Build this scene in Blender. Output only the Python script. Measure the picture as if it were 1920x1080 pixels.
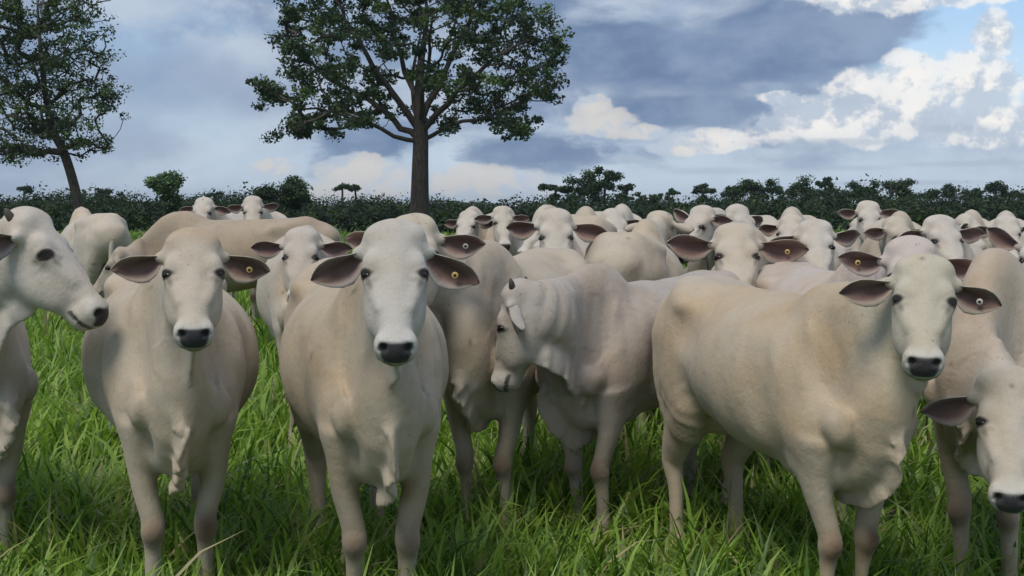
import bpy, math, random, time
import numpy as np
from mathutils import Matrix, Vector
T0 = time.time()
for o in list(bpy.data.objects): bpy.data.objects.remove(o)
scene = bpy.context.scene
# ---------------------------------------------------------------- camera
FPX = 2400.0; CAM_H = 1.55; HORIZON = 392.0
PITCH = math.atan((540-HORIZON)/FPX)
cam_d = bpy.data.cameras.new('camera'); cam = bpy.data.objects.new('camera', cam_d); scene.collection.objects.link(cam)
cam.location = (0, 0, CAM_H); cam.rotation_euler = (math.pi/2-PITCH, 0, 0)
cam_d.sensor_width = 36; cam_d.lens = FPX/1920*36; cam_d.clip_start = 0.05; cam_d.clip_end = 20000
scene.camera = cam
def at(px, py, Y):
    """world point seen at photo pixel (px, py), at ground distance Y in front of the camera"""
    x = (px-960)/FPX; y = (540-py)/FPX
    d = (x, math.cos(PITCH)+y*math.sin(PITCH), -math.sin(PITCH)+y*math.cos(PITCH))
    s = Y/d[1]
    return (d[0]*s, Y, CAM_H+d[2]*s)
def terrain(x, y):
    t = np.clip((y-5.5)/7.0, 0, 1); t = t*t*(3-2*t)
    u = np.clip((y-25)/50.0, 0, 1); u = u*u*(3-2*u)
    return 0.17*t-0.35*u+0.03*np.sin(x*.9+.5)*np.sin(y*.7)*t
# ---------------------------------------------------------------- sky, sun, exposure
scene.view_settings.view_transform = 'Standard'; scene.view_settings.look = 'None'; scene.view_settings.gamma = 1.0
scene.view_settings.exposure = 0.62; scene.view_settings.use_curve_mapping = False
SUN_EL = 58.0; SUN_AZ = -150.0            # degrees; azimuth measured from +Y towards +X (sun behind the camera, to the left)
class NG:
    def __init__(s, nt): s.nt = nt
    def new(s, t, **kw):
        n = s.nt.nodes.new(t)
        for k, v in kw.items(): setattr(n, k, v)
        return n
    def put(s, sock, v):
        if isinstance(v, (int, float)): sock.default_value = v
        elif isinstance(v, (tuple, list)): sock.default_value = (list(v)+[1])[:len(sock.default_value)]
        else: s.nt.links.new(v, sock)
    def m(s, op, a, b=0.0, c=0.0, clamp=False):
        n = s.new('ShaderNodeMath', operation=op, use_clamp=clamp); s.put(n.inputs[0], a); s.put(n.inputs[1], b); s.put(n.inputs[2], c); return n.outputs[0]
    def vm(s, op, a, b):
        n = s.new('ShaderNodeVectorMath', operation=op); s.put(n.inputs[0], a)
        if op == 'SCALE': s.put(n.inputs['Scale'], b)
        else: s.put(n.inputs[1], b)
        return n.outputs[0]
    def noise(s, vec, scale, detail=4, rough=.5, dist=0.0):
        n = s.new('ShaderNodeTexNoise'); s.put(n.inputs['Vector'], vec); s.put(n.inputs['Scale'], scale); s.put(n.inputs['Detail'], detail); s.put(n.inputs['Roughness'], rough); s.put(n.inputs['Distortion'], dist); return n
    def ss(s, x, a, b, lo=0.0, hi=1.0):
        n = s.new('ShaderNodeMapRange', interpolation_type='SMOOTHSTEP'); s.put(n.inputs[0], x); s.put(n.inputs[1], a); s.put(n.inputs[2], b); s.put(n.inputs[3], lo); s.put(n.inputs[4], hi); return n.outputs[0]
    def mix(s, f, a, b, mode='MIX'):
        n = s.new('ShaderNodeMix', data_type='RGBA', blend_type=mode); s.put(n.inputs[0], f); s.put(n.inputs[6], a); s.put(n.inputs[7], b); return n.outputs[2]

def build_world():
    w = bpy.data.worlds.new('World'); scene.world = w; w.use_nodes = True
    nt = w.node_tree; g = NG(nt); bg = nt.nodes['Background']
    sky = g.new('ShaderNodeTexSky', sky_type='NISHITA'); sky.sun_disc = False; sky.sun_elevation = math.radians(SUN_EL); sky.sun_rotation = math.radians(SUN_AZ)
    tc = g.new('ShaderNodeTexCoord'); D = tc.outputs['Generated']
    sp = g.new('ShaderNodeSeparateXYZ'); g.put(sp.inputs[0], D); x, y, z = sp.outputs
    u = g.m('MULTIPLY', g.m('ARCTAN2', x, y), 2400.0); e = g.m('MULTIPLY', g.m('ARCSINE', z), 2400.0)   # sky angles (1/2400 rad)
    st = g.vm('MULTIPLY', D, (1, 1, 1.9))
    # domain warp
    wn = g.noise(st, 5.0, 5, .55); wv = g.vm('SCALE', g.vm('SUBTRACT', wn.outputs['Color'], (.5, .5, .5)), .10)
    sw = g.vm('ADD', st, wv)
    nL = g.noise(sw, 4.5, 5, .55).outputs[0]; nM = g.noise(sw, 11, 6, .58).outputs[0]
    sb = g.vm('ADD', g.vm('MULTIPLY', D, (1, 1, 1.25)), g.vm('SCALE', wv, .28))
    nB = g.noise(sb, 17, 7, .60).outputs[0]; nB2 = g.noise(g.vm('ADD', sb, (.006, -.002, -.012)), 17, 5, .60).outputs[0]
    nF = g.noise(sb, 60, 5, .6).outputs[0]
    nS = g.noise(g.vm('ADD', g.vm('MULTIPLY', D, (1, 1, 3.2)), wv), 7.5, 7, .60).outputs[0]
    def blobs(L):
        r = None
        for px, py, rx, ry in L:
            a = g.m('DIVIDE', g.m('SUBTRACT', u, float(px-960)), float(rx)); b = g.m('DIVIDE', g.m('SUBTRACT', e, float(392-py)), float(ry))
            d = g.m('SUBTRACT', 1.0, g.m('SQRT', g.m('ADD', g.m('MULTIPLY', a, a), g.m('MULTIPLY', b, b))))
            r = d if r is None else g.m('SMOOTH_MAX', r, d, .12)
        return r
    # clear air: Nishita blue paling to the horizon
    clear = g.mix(g.ss(e, 0, 520, .80, .10), g.vm('MULTIPLY', sky.outputs[0], (.85, 1.05, 1.25)), (5.6, 6.5, 7.5))
    col = clear
    # soft layer of grey-blue cloud everywhere
    cover = g.ss(g.m('ADD', g.m('MULTIPLY', nL, .75), g.m('MULTIPLY', nM, .35)), .36, .60)
    hole = g.ss(g.m('ADD', blobs([(1840, 110, 300, 170)]), g.m('MULTIPLY', g.m('SUBTRACT', nM, .5), .9)), .0, .45)
    cover = g.m('MULTIPLY', g.m('ADD', .45, g.m('MULTIPLY', cover, .55)), g.m('SUBTRACT', 1.0, g.m('MULTIPLY', hole, .9)))
    layer = g.mix(g.ss(g.m('ADD', g.m('MULTIPLY', nM, .5), g.m('MULTIPLY', nB, .5)), .42, .58), (1.75, 2.4, 3.6), (3.5, 4.15, 5.05))
    lowpale = g.ss(g.m('ADD', e, g.m('MULTIPLY', g.m('SUBTRACT', nS, .5), 260.0)), 30, 200, .85, 0.0)
    layer = g.mix(g.m('MULTIPLY', lowpale, g.ss(u, -900, 100, .35, 1.0)), layer, (4.9, 5.8, 6.7))
    col = g.mix(cover, col, layer)
    # pale patches, left and low
    pale = g.ss(g.m('ADD', blobs([(620, 235, 260, 50), (330, 285, 200, 30), (300, 30, 180, 50), (450, 120, 140, 60), (1180, 20, 260, 60)]), g.m('MULTIPLY', g.m('SUBTRACT', nM, .5), 1.6)), .0, .9)
    col = g.mix(g.m('MULTIPLY', pale, .65), col, (4.3, 4.95, 5.8))
    # dark slate cloud bases
    dk = g.ss(g.m('ADD', blobs([(1290, 125, 380, 80), (1500, 55, 260, 60), (1240, 208, 260, 46), (700, 272, 170, 66), (1010, 285, 270, 56), (960, 20, 220, 70), (1130, 75, 180, 90), (1430, 250, 50, 30), (1560, 100, 120, 60)]), g.m('ADD', g.m('MULTIPLY', g.m('SUBTRACT', nS, .5), 2.0), g.m('MULTIPLY', g.m('SUBTRACT', nB, .5), 1.3))), .0, .50)
    dcol = g.mix(g.ss(g.m('ADD', g.m('MULTIPLY', nS, .5), g.m('MULTIPLY', nB, .5)), .36, .64), (.95, 1.55, 2.75), (2.05, 2.75, 3.95))
    col = g.mix(g.m('MULTIPLY', dk, .92), col, dcol)
    dk2 = g.ss(g.m('ADD', blobs([(330, 165, 260, 80), (120, 270, 320, 90), (500, 190, 120, 50), (80, 60, 160, 60)]), g.m('MULTIPLY', g.m('SUBTRACT', nB, .5), 2.2)), -.1, .9)
    col = g.mix(g.m('MULTIPLY', dk2, .55), col, (1.7, 2.35, 3.6))
    # sunlit cumulus
    L = [(1660, 215, 200, 76), (1520, 225, 130, 52), (1590, 175, 80, 45), (1680, 160, 70, 48), (1775, 175, 95, 66), (1815, 90, 40, 50), (1800, 240, 110, 46), (1112, 205, 40, 30), (1135, 235, 75, 34), (1200, 250, 60, 20), (1310, 268, 100, 24), (1260, 280, 70, 16), (520, 318, 70, 26), (690, 322, 110, 34), (890, 345, 150, 36), (1700, 6, 260, 40), (1450, 190, 50, 20), (1915, 50, 30, 26), (650, 360, 170, 20)]
    fc = g.m('ADD', blobs(L), g.m('ADD', g.m('MULTIPLY', g.m('SUBTRACT', nB, .5), 1.6), g.m('MULTIPLY', g.m('SUBTRACT', nF, .5), .55)))
    cm = g.ss(fc, .0, .22)
    lit = g.m('ADD', g.m('MULTIPLY', g.m('SUBTRACT', nB, nB2), 6.0), g.m('ADD', .50, g.m('MULTIPLY', g.m('SUBTRACT', nF, .5), .5)))
    hi_ = g.ss(u, 200, 500, .72, 1.0)                     # the cumulus away from the sun's gap are duller
    ccol = g.mix(g.ss(lit, .12, .78), (4.2, 4.8, 5.6), g.vm('SCALE', (7.4, 7.25, 7.0), hi_))
    under = g.ss(fc, .10, .9)
    col = g.mix(g.m('MULTIPLY', cm, g.m('ADD', .75, g.m('MULTIPLY', under, .25))), col, ccol)
    # flat grey bases in the low cloud field to the right
    fb = g.ss(g.m('ADD', blobs([(1560, 272, 220, 12), (1740, 250, 110, 14), (1560, 318, 150, 9), (1760, 312, 170, 9), (1330, 322, 130, 12), (1180, 300, 90, 14), (1650, 345, 240, 7)]), g.m('MULTIPLY', g.m('SUBTRACT', nB, .5), 1.4)), .1, .8)
    col = g.mix(g.m('MULTIPLY', fb, .6), col, (3.4, 4.0, 4.9))
    col = g.mix(g.ss(z, -.08, -.01, 1.0, 0.0), col, (1.2, 1.4, 1.0))
    nt.links.new(col, bg.inputs[0]); bg.inputs[1].default_value = 0.085
    w.cycles.sampling_method = 'MANUAL'; w.cycles.sample_map_resolution = 256
build_world()
sd = bpy.data.lights.new('sun', 'SUN'); sd.energy = 1.5; sd.angle = math.radians(24); sd.color = (1.0, .94, .83)
sun = bpy.data.objects.new('sun', sd); scene.collection.objects.link(sun)
_se, _sa = math.radians(SUN_EL), math.radians(SUN_AZ)
sun.rotation_euler = Vector((math.sin(_sa)*math.cos(_se), math.cos(_sa)*math.cos(_se), math.sin(_se))).to_track_quat('Z', 'Y').to_euler()
sun.location = (0, 0, 30)
# ---------------------------------------------------------------- implicit surface helpers
F32 = np.float32
def V(*a): return np.array(a, dtype=np.float64)
def nrm(v): return v / (np.linalg.norm(v) + 1e-12)
def catmull(pts, n):
    pts = np.asarray(pts, float); m = len(pts)
    P = np.vstack([2*pts[0]-pts[1], pts, 2*pts[-1]-pts[-2]])
    out = []
    for i in range(m-1):
        p0, p1, p2, p3 = P[i], P[i+1], P[i+2], P[i+3]
        for j in range(n):
            t = j/n
            out.append(0.5*((2*p1)+(-p0+p2)*t+(2*p0-5*p1+4*p2-p3)*t*t+(-p0+3*p1-3*p2+p3)*t**3))
    out.append(pts[-1]); return np.array(out)

class Grid:
    def __init__(s, xs, ys, zs):
        s.ax = [xs.astype(F32), ys.astype(F32), zs.astype(F32)]
        s.D = np.full((len(xs), len(ys), len(zs)), 0.5, F32)
    def box(s, lo, hi):
        r = []
        for a in range(3):
            i0 = int(np.searchsorted(s.ax[a], lo[a])); i1 = int(np.searchsorted(s.ax[a], hi[a]))
            if i1 <= i0: return None
            r.append((i0, i1))
        return r
    def pts(s, b):
        return (s.ax[0][b[0][0]:b[0][1], None, None], s.ax[1][None, b[1][0]:b[1][1], None], s.ax[2][None, None, b[2][0]:b[2][1]])
    def merge(s, b, d, k, sub=False):
        sl = tuple(slice(*q) for q in b)
        a = s.D[sl]
        if sub:
            d = -d
            h = np.maximum(k-np.abs(a-d), 0)/k
            s.D[sl] = np.maximum(a, d)+h*h*k*0.25
        else:
            h = np.maximum(k-np.abs(a-d), 0)/k
            s.D[sl] = np.minimum(a, d)-h*h*k*0.25
    def ell(s, c, r, R=None, k=0.05, sub=False):
        """ellipsoid: centre c, radii r, R rows = axes"""
        c = np.asarray(c, float); r = np.asarray(r, float); m = max(k, 0.02)+0.03
        if R is None: R = np.eye(3)
        ext = np.sqrt(((R.T*r)**2).sum(1))
        b = s.box(c-ext-m, c+ext+m)
        if b is None: return
        x, y, z = s.pts(b); x = x-F32(c[0]); y = y-F32(c[1]); z = z-F32(c[2])
        k0 = 0; k1 = 0
        for i in range(3):
            q = x*F32(R[i, 0])+y*F32(R[i, 1])+z*F32(R[i, 2])
            q2 = q*q
            k0 = k0+q2*F32(1/r[i]**2); k1 = k1+q2*F32(1/r[i]**4)
        k0 = np.sqrt(k0); k1 = np.sqrt(k1)+F32(1e-6)
        d = np.where(k0 < 0.05, F32(-min(r)), k0*(k0-1)/k1).astype(F32)
        s.merge(b, d, F32(k), sub)
    def sweep(s, P, rad, ref, k=0.05, n=4, cap=None, sub=False):
        """P (m,3) centres, rad (m,2) = (u lateral, v along ref), smooth tapered sweep"""
        m_ = max(k, 0.02)+0.03
        P = np.asarray(P, float); rad = np.asarray(rad, float)
        if rad.ndim == 1: rad = np.stack([rad, rad], 1)
        ref = np.asarray(ref, float)
        if ref.ndim == 1: ref = np.tile(ref, (len(P), 1))
        A = catmull(np.hstack([P, rad, ref]), n) if n > 1 else np.hstack([P, rad, ref])
        P = A[:, :3]; rad = np.maximum(A[:, 3:5], 0.004); ref = A[:, 5:8]
        rm = rad.max(1)
        lo = (P-rm[:, None]).min(0)-m_; hi = (P+rm[:, None]).max(0)+m_
        b = s.box(lo, hi)
        if b is None: return
        d = np.full([q[1]-q[0] for q in b], 0.5, F32)
        for i in range(len(P)-1):
            p0, p1 = P[i], P[i+1]; t = p1-p0; L = np.linalg.norm(t)
            if L < 1e-6: continue
            t = t/L
            rr = max(rm[i], rm[i+1])+m_
            sb = s.box(np.minimum(p0, p1)-rr, np.maximum(p0, p1)+rr)
            if sb is None: continue
            rf = nrm(ref[i]+ref[i+1]); v = nrm(rf-t*np.dot(rf, t)); u = np.cross(v, t)
            x, y, z = s.pts(sb); x = x-F32(p0[0]); y = y-F32(p0[1]); z = z-F32(p0[2])
            w = x*F32(t[0])+y*F32(t[1])+z*F32(t[2])
            tc = np.clip(w, 0, F32(L)); f = tc*F32(1/L)
            ru = F32(rad[i, 0])+f*F32(rad[i+1, 0]-rad[i, 0]); rv = F32(rad[i, 1])+f*F32(rad[i+1, 1]-rad[i, 1])
            qu = x*F32(u[0])+y*F32(u[1])+z*F32(u[2]); qv = x*F32(v[0])+y*F32(v[1])+z*F32(v[2])
            qw = w-tc
            rw = np.minimum(ru, rv) if cap is None else F32(cap)
            a = (qu/ru)**2; bb = (qv/rv)**2; c = (qw/rw)**2
            k0 = np.sqrt(a+bb+c); k1 = np.sqrt(a/ru**2+bb/rv**2+c/rw**2)+F32(1e-6)
            di = np.where(k0 < 0.05, -np.minimum(ru, rv), k0*(k0-1)/k1)
            o = tuple(slice(sb[q][0]-b[q][0], sb[q][1]-b[q][0]) for q in range(3))
            o = tuple(slice(max(0, o[q].start), min(d.shape[q], o[q].stop)) for q in range(3))
            if any(o[q].stop <= o[q].start for q in range(3)): continue
            # clip di to the same window
            w_ = tuple(slice(o[q].start-(sb[q][0]-b[q][0]), o[q].stop-(sb[q][0]-b[q][0])) for q in range(3))
            d[o] = np.minimum(d[o], di[w_])
        s.merge(b, d, F32(k), sub)
    def mesh(s):
        D = s.D; X, Y, Z = s.ax
        S = D < 0
        nx, ny, nz = D.shape
        cnt = np.zeros((nx-1, ny-1, nz-1), np.int8)
        for dx in (0, 1):
            for dy in (0, 1):
                for dz in (0, 1):
                    cnt += S[dx:nx-1+dx, dy:ny-1+dy, dz:nz-1+dz]
        act = (cnt > 0) & (cnt < 8)
        I, J, K = np.nonzero(act)
        idx = np.full(act.shape, -1, np.int32); idx[I, J, K] = np.arange(len(I))
        acc = np.zeros((len(I), 3), F32); c = np.zeros(len(I), F32)
        for ax in range(3):
            oth = [q for q in range(3) if q != ax]
            for o1 in (0, 1):
                for o2 in (0, 1):
                    off0 = [0, 0, 0]; off0[oth[0]] = o1; off0[oth[1]] = o2
                    off1 = list(off0); off1[ax] = 1
                    i0 = [I+off0[0], J+off0[1], K+off0[2]]; i1 = [I+off1[0], J+off1[1], K+off1[2]]
                    a = D[i0[0], i0[1], i0[2]]; b = D[i1[0], i1[1], i1[2]]
                    m = (a < 0) != (b < 0)
                    t = np.where(m, a/(a-b+F32(1e-12)), 0)
                    p0 = np.stack([X[i0[0]], Y[i0[1]], Z[i0[2]]], 1); p1 = np.stack([X[i1[0]], Y[i1[1]], Z[i1[2]]], 1)
                    acc += np.where(m[:, None], p0+(p1-p0)*t[:, None], 0); c += m
        vert = acc/np.maximum(c, 1)[:, None]
        quads = []
        for ax in range(3):
            oth = [q for q in range(3) if q != ax]
            sl0 = [slice(None)]*3; sl1 = [slice(None)]*3
            sl0[ax] = slice(0, -1); sl1[ax] = slice(1, None)
            a = S[tuple(sl0)]; b = S[tuple(sl1)]
            m = a != b
            q = np.array(np.nonzero(m)).T
            ok = np.ones(len(q), bool)
            for o in oth: ok &= (q[:, o] > 0) & (q[:, o] < D.shape[o]-1)
            q = q[ok]
            ins = a[q[:, 0], q[:, 1], q[:, 2]]
            e1 = np.zeros(3, int); e1[oth[0]] = 1; e2 = np.zeros(3, int); e2[oth[1]] = 1
            c00 = q-e1-e2; c10 = q-e2; c11 = q; c01 = q-e1
            f = np.stack([idx[tuple(cc.T)] for cc in (c00, c10, c11, c01)], 1)
            flip = ins if ax != 1 else ~ins
            f = np.where(flip[:, None], f, f[:, ::-1])
            quads.append(f)
        return vert.astype(np.float64), np.vstack(quads)

def vnormals(v, f):
    n = np.zeros_like(v)
    fn = np.cross(v[f[:, 2]]-v[f[:, 0]], v[f[:, 3]]-v[f[:, 1]])
    for i in range(4):
        for a in range(3): n[:, a] += np.bincount(f[:, i], fn[:, a], len(v))
    return n/(np.linalg.norm(n, axis=1)[:, None]+1e-12)
def smooth(v, f, it=2, lam=0.5, mu=-0.53):
    e = np.vstack([f[:, [0, 1]], f[:, [1, 2]], f[:, [2, 3]], f[:, [3, 0]]])
    deg = np.bincount(e.ravel(), minlength=len(v))[:, None]
    for i in range(it):
        for l in (lam, mu):
            a = np.zeros_like(v)
            for c in range(3):
                a[:, c] = np.bincount(e[:, 0], v[e[:, 1], c], len(v))+np.bincount(e[:, 1], v[e[:, 0], c], len(v))
            v = v+l*(a/np.maximum(deg, 1)-v)
    return v
def vnoise(p, seed=0):
    """value noise, p (n,3) -> (n,) in -1..1"""
    i = np.floor(p).astype(np.int64); f = p-i; f = f*f*(3-2*f)
    def h(a, b, c):
        n = (a*374761393+b*668265263+c*1274126177+seed*974711) & 0x7fffffff
        n = ((n ^ (n >> 13))*1274126177) & 0x7fffffff
        n = n ^ (n >> 16)
        return (n & 0xffff)/32767.5-1
    r = 0
    for dx in (0, 1):
        for dy in (0, 1):
            for dz in (0, 1):
                r = r+h(i[:, 0]+dx, i[:, 1]+dy, i[:, 2]+dz)*np.where(dx, f[:, 0], 1-f[:, 0])*np.where(dy, f[:, 1], 1-f[:, 1])*np.where(dz, f[:, 2], 1-f[:, 2])
    return r
def sstep(a, b, x):
    t = np.clip((x-a)/(b-a), 0, 1); return t*t*(3-2*t)
def make_mesh(name, v, f, col=None, mat=None, smooth_=True):
    me = bpy.data.meshes.new(name)
    f = np.asarray(f); v = np.asarray(v, float)
    me.vertices.add(len(v)); me.vertices.foreach_set('co', v.astype(F32).ravel())
    k = f.shape[1]
    me.loops.add(f.size); me.loops.foreach_set('vertex_index', f.astype(np.int32).ravel())
    me.polygons.add(len(f)); me.polygons.foreach_set('loop_start', (np.arange(len(f))*k).astype(np.int32))
    try: me.polygons.foreach_set('loop_total', np.full(len(f), k, np.int32))
    except Exception: pass
    if smooth_: me.polygons.foreach_set('use_smooth', np.ones(len(f), bool))
    me.update(calc_edges=True)
    if col is not None:
        a = me.color_attributes.new('Col', 'FLOAT_COLOR', 'POINT')
        c4 = np.ones((len(v), 4), F32); c4[:, :3] = col
        a.data.foreach_set('color', c4.ravel())
    if mat: me.materials.append(mat)
    return me
def link(name, me, parent=None, label=None, cat=None, group=None, kind=None):
    o = bpy.data.objects.new(name, me); bpy.context.scene.collection.objects.link(o)
    if parent: o.parent = parent
    if label: o['label'] = label
    if cat: o['category'] = cat
    if group: o['group'] = group
    if kind: o['kind'] = kind
    return o
# ---------------------------------------------------------------- materials
MAT = {}
def mat(name, rough=.8):
    m = bpy.data.materials.new(name); m.use_nodes = True; MAT[name] = m
    b = m.node_tree.nodes['Principled BSDF']; b.inputs['Roughness'].default_value = rough
    return m, NG(m.node_tree), b
def plain(name, c, rough=.5, spec=.5, var=.15, scale=40):
    m, g, b = mat(name, rough); b.inputs['Specular IOR Level'].default_value = spec
    tc = g.new('ShaderNodeTexCoord'); n = g.noise(tc.outputs['Object'], scale, 4, .6)
    g.put(b.inputs['Base Color'], g.mix(g.ss(n.outputs[0], .3, .7), tuple(q*(1-var) for q in c), tuple(min(1, q*(1+var)) for q in c)))
    return m
def m_coat():
    m, g, b = mat('coat', .78); b.inputs['Specular IOR Level'].default_value = .22
    b.inputs['Sheen Weight'].default_value = .12; b.inputs['Sheen Roughness'].default_value = .5
    vc = g.new('ShaderNodeVertexColor'); vc.layer_name = 'Col'
    tc = g.new('ShaderNodeTexCoord'); oi = g.new('ShaderNodeObjectInfo')
    P = g.vm('ADD', tc.outputs['Object'], g.vm('SCALE', (7.1, 3.3, 5.7), oi.outputs['Random']))
    hair = g.noise(g.vm('MULTIPLY', P, (46, 46, 15)), 4.0, 5, .7).outputs[0]
    mid = g.noise(P, 14, 5, .6).outputs[0]; big = g.noise(P, 4.2, 5, .6, .6).outputs[0]
    c = vc.outputs[0]
    c = g.mix(g.m('MULTIPLY', g.ss(big, .45, .70), .40), c, g.mix(1.0, c, (.92, .80, .64), 'MULTIPLY'))
    c = g.mix(g.m('MULTIPLY', g.ss(mid, .46, .72), .42), c, g.mix(1.0, c, (.80, .76, .72), 'MULTIPLY'))
    c = g.mix(1.0, c, g.mix(hair, (.80, .79, .77), (1.12, 1.12, 1.12)), 'MULTIPLY')
    vo = g.new('ShaderNodeTexVoronoi'); g.put(vo.inputs['Vector'], P); g.put(vo.inputs['Scale'], 30.0)
    spk = g.m('MULTIPLY', g.m('LESS_THAN', vo.outputs['Distance'], .16), g.ss(g.noise(P, 3.1, 3, .5).outputs[0], .50, .68))
    c = g.mix(g.m('MULTIPLY', spk, .42), c, (.16, .11, .08))
    g.put(b.inputs['Base Color'], c)
    bp = g.new('ShaderNodeBump'); bp.inputs['Strength'].default_value = .6; bp.inputs['Distance'].default_value = .006
    g.put(bp.inputs['Height'], g.m('ADD', g.m('MULTIPLY', hair, .6), g.m('ADD', g.m('MULTIPLY', mid, 1.2), g.m('MULTIPLY', g.noise(P, 34, 4, .6).outputs[0], .6)))); g.put(b.inputs['Normal'], bp.outputs[0])
m_coat()
plain('eye', (.010, .008, .007), .10); plain('horn', (.07, .055, .045), .5, .5, .4); plain('tag_yellow', (.70, .50, .16), .45); plain('tag_white', (.66, .62, .52), .45)
def leafy(name, transl=.35, rough=.6, attr=True, c=(.06, .10, .03), sp=.3):
    m, g, b = mat(name, rough); b.inputs['Specular IOR Level'].default_value = sp
    if attr:
        vc = g.new('ShaderNodeVertexColor'); vc.layer_name = 'Col'; col = vc.outputs[0]
    else: col = c
    tc = g.new('ShaderNodeTexCoord'); n = g.noise(tc.outputs['Object'], 9 if name == 'grass' else .8, 4, .6).outputs[0]
    col = g.mix(1.0, col, g.mix(n, (.72, .75, .7), (1.25, 1.22, 1.25)), 'MULTIPLY')
    g.put(b.inputs['Base Color'], col)
    t = g.new('ShaderNodeBsdfTranslucent'); g.put(t.inputs[0], g.mix(1.0, col, (1.15, 1.25, .7), 'MULTIPLY'))
    mx = g.new('ShaderNodeMixShader'); mx.inputs[0].default_value = transl
    g.nt.links.new(b.outputs[0], mx.inputs[1]); g.nt.links.new(t.outputs[0], mx.inputs[2])
    g.nt.links.new(mx.outputs[0], g.nt.nodes['Material Output'].inputs[0])
leafy('grass', .38, .45, sp=.45); leafy('leaf', .25, .55)
def m_bark():
    m, g, b = mat('bark', .9); tc = g.new('ShaderNodeTexCoord')
    n = g.noise(g.vm('MULTIPLY', tc.outputs['Object'], (3, 3, .7)), 3, 6, .65).outputs[0]
    g.put(b.inputs['Base Color'], g.mix(g.ss(n, .3, .7), (.026, .021, .017), (.090, .074, .060)))
    bp = g.new('ShaderNodeBump'); bp.inputs['Distance'].default_value = .05; g.put(bp.inputs['Height'], n); g.put(b.inputs['Normal'], bp.outputs[0])
m_bark()
def m_ground():
    m, g, b = mat('ground', .95); tc = g.new('ShaderNodeTexCoord'); P = tc.outputs['Object']
    n = g.noise(P, .35, 6, .6).outputs[0]; n2 = g.noise(P, 9, 6, .7).outputs[0]
    c = g.mix(g.ss(n, .35, .65), (.065, .120, .022), (.110, .165, .038)); c = g.mix(g.m('MULTIPLY', n2, .6), c, (.05, .075, .018))
    g.put(b.inputs['Base Color'], c)
    bp = g.new('ShaderNodeBump'); bp.inputs['Distance'].default_value = .08; g.put(bp.inputs['Height'], n2); g.put(b.inputs['Normal'], bp.outputs[0])
m_ground()
plain('hill', (.030, .050, .022), .95, .1, .4, .012)
# ---------------------------------------------------------------- ground, hills
def build_ground():
    ys = np.concatenate([np.arange(-6, 14, .5), np.arange(14, 60, 2.5), np.array([62, 80, 110, 160, 250, 400, 700, 1200, 2200, 5000])])
    xs = np.concatenate([-np.array([5000, 2000, 900, 400, 200, 100, 60, 35, 20]), np.arange(-12, 12.1, .5), np.array([20, 35, 60, 100, 200, 400, 900, 2000, 5000])])
    X, Y = np.meshgrid(xs, ys); Z = terrain(X, Y)
    v = np.stack([X.ravel(), Y.ravel(), Z.ravel()], 1); nx = len(xs)
    i = np.arange(len(ys)-1)[:, None]*nx+np.arange(nx-1)[None]; i = i.ravel()
    link('ground', make_mesh('ground', v, np.stack([i, i+1, i+nx+1, i+nx], 1), None, MAT['ground']), kind='structure')
build_ground()
def build_hill(px0, px1, ptop, Y, seed):
    rng = np.random.RandomState(seed); n = 60; m = 14
    x0 = (px0-960)/FPX*Y; x1 = (px1-960)/FPX*Y; hh = (HORIZON-ptop)/FPX*Y
    v = []
    for j in range(m):
        t = j/(m-1)
        for i in range(n):
            s = i/(n-1)
            prof = math.sin(math.pi*s)**.8*(.8+.2*math.sin(5*s+seed)+.06*math.sin(19*s+seed*2)+.03*math.sin(47*s))
            v.append((x0+(x1-x0)*s, Y+(t-.5)*abs(x1-x0)*.6, -3+max(0, prof)*hh*math.sin(math.pi*t)**.9+rng.uniform(-.6, .6)))
    i = (np.arange(m-1)[:, None]*n+np.arange(n-1)[None]).ravel()
    link('hill', make_mesh('hill', np.array(v), np.stack([i, i+1, i+n+1, i+n], 1), None, MAT['hill']), kind='structure')
build_hill(740, 1010, 366, 2600, 1); build_hill(1120, 1330, 361, 2500, 2); build_hill(-500, 420, 374, 2400, 5); build_hill(1250, 2400, 371, 2300, 4)

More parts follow.
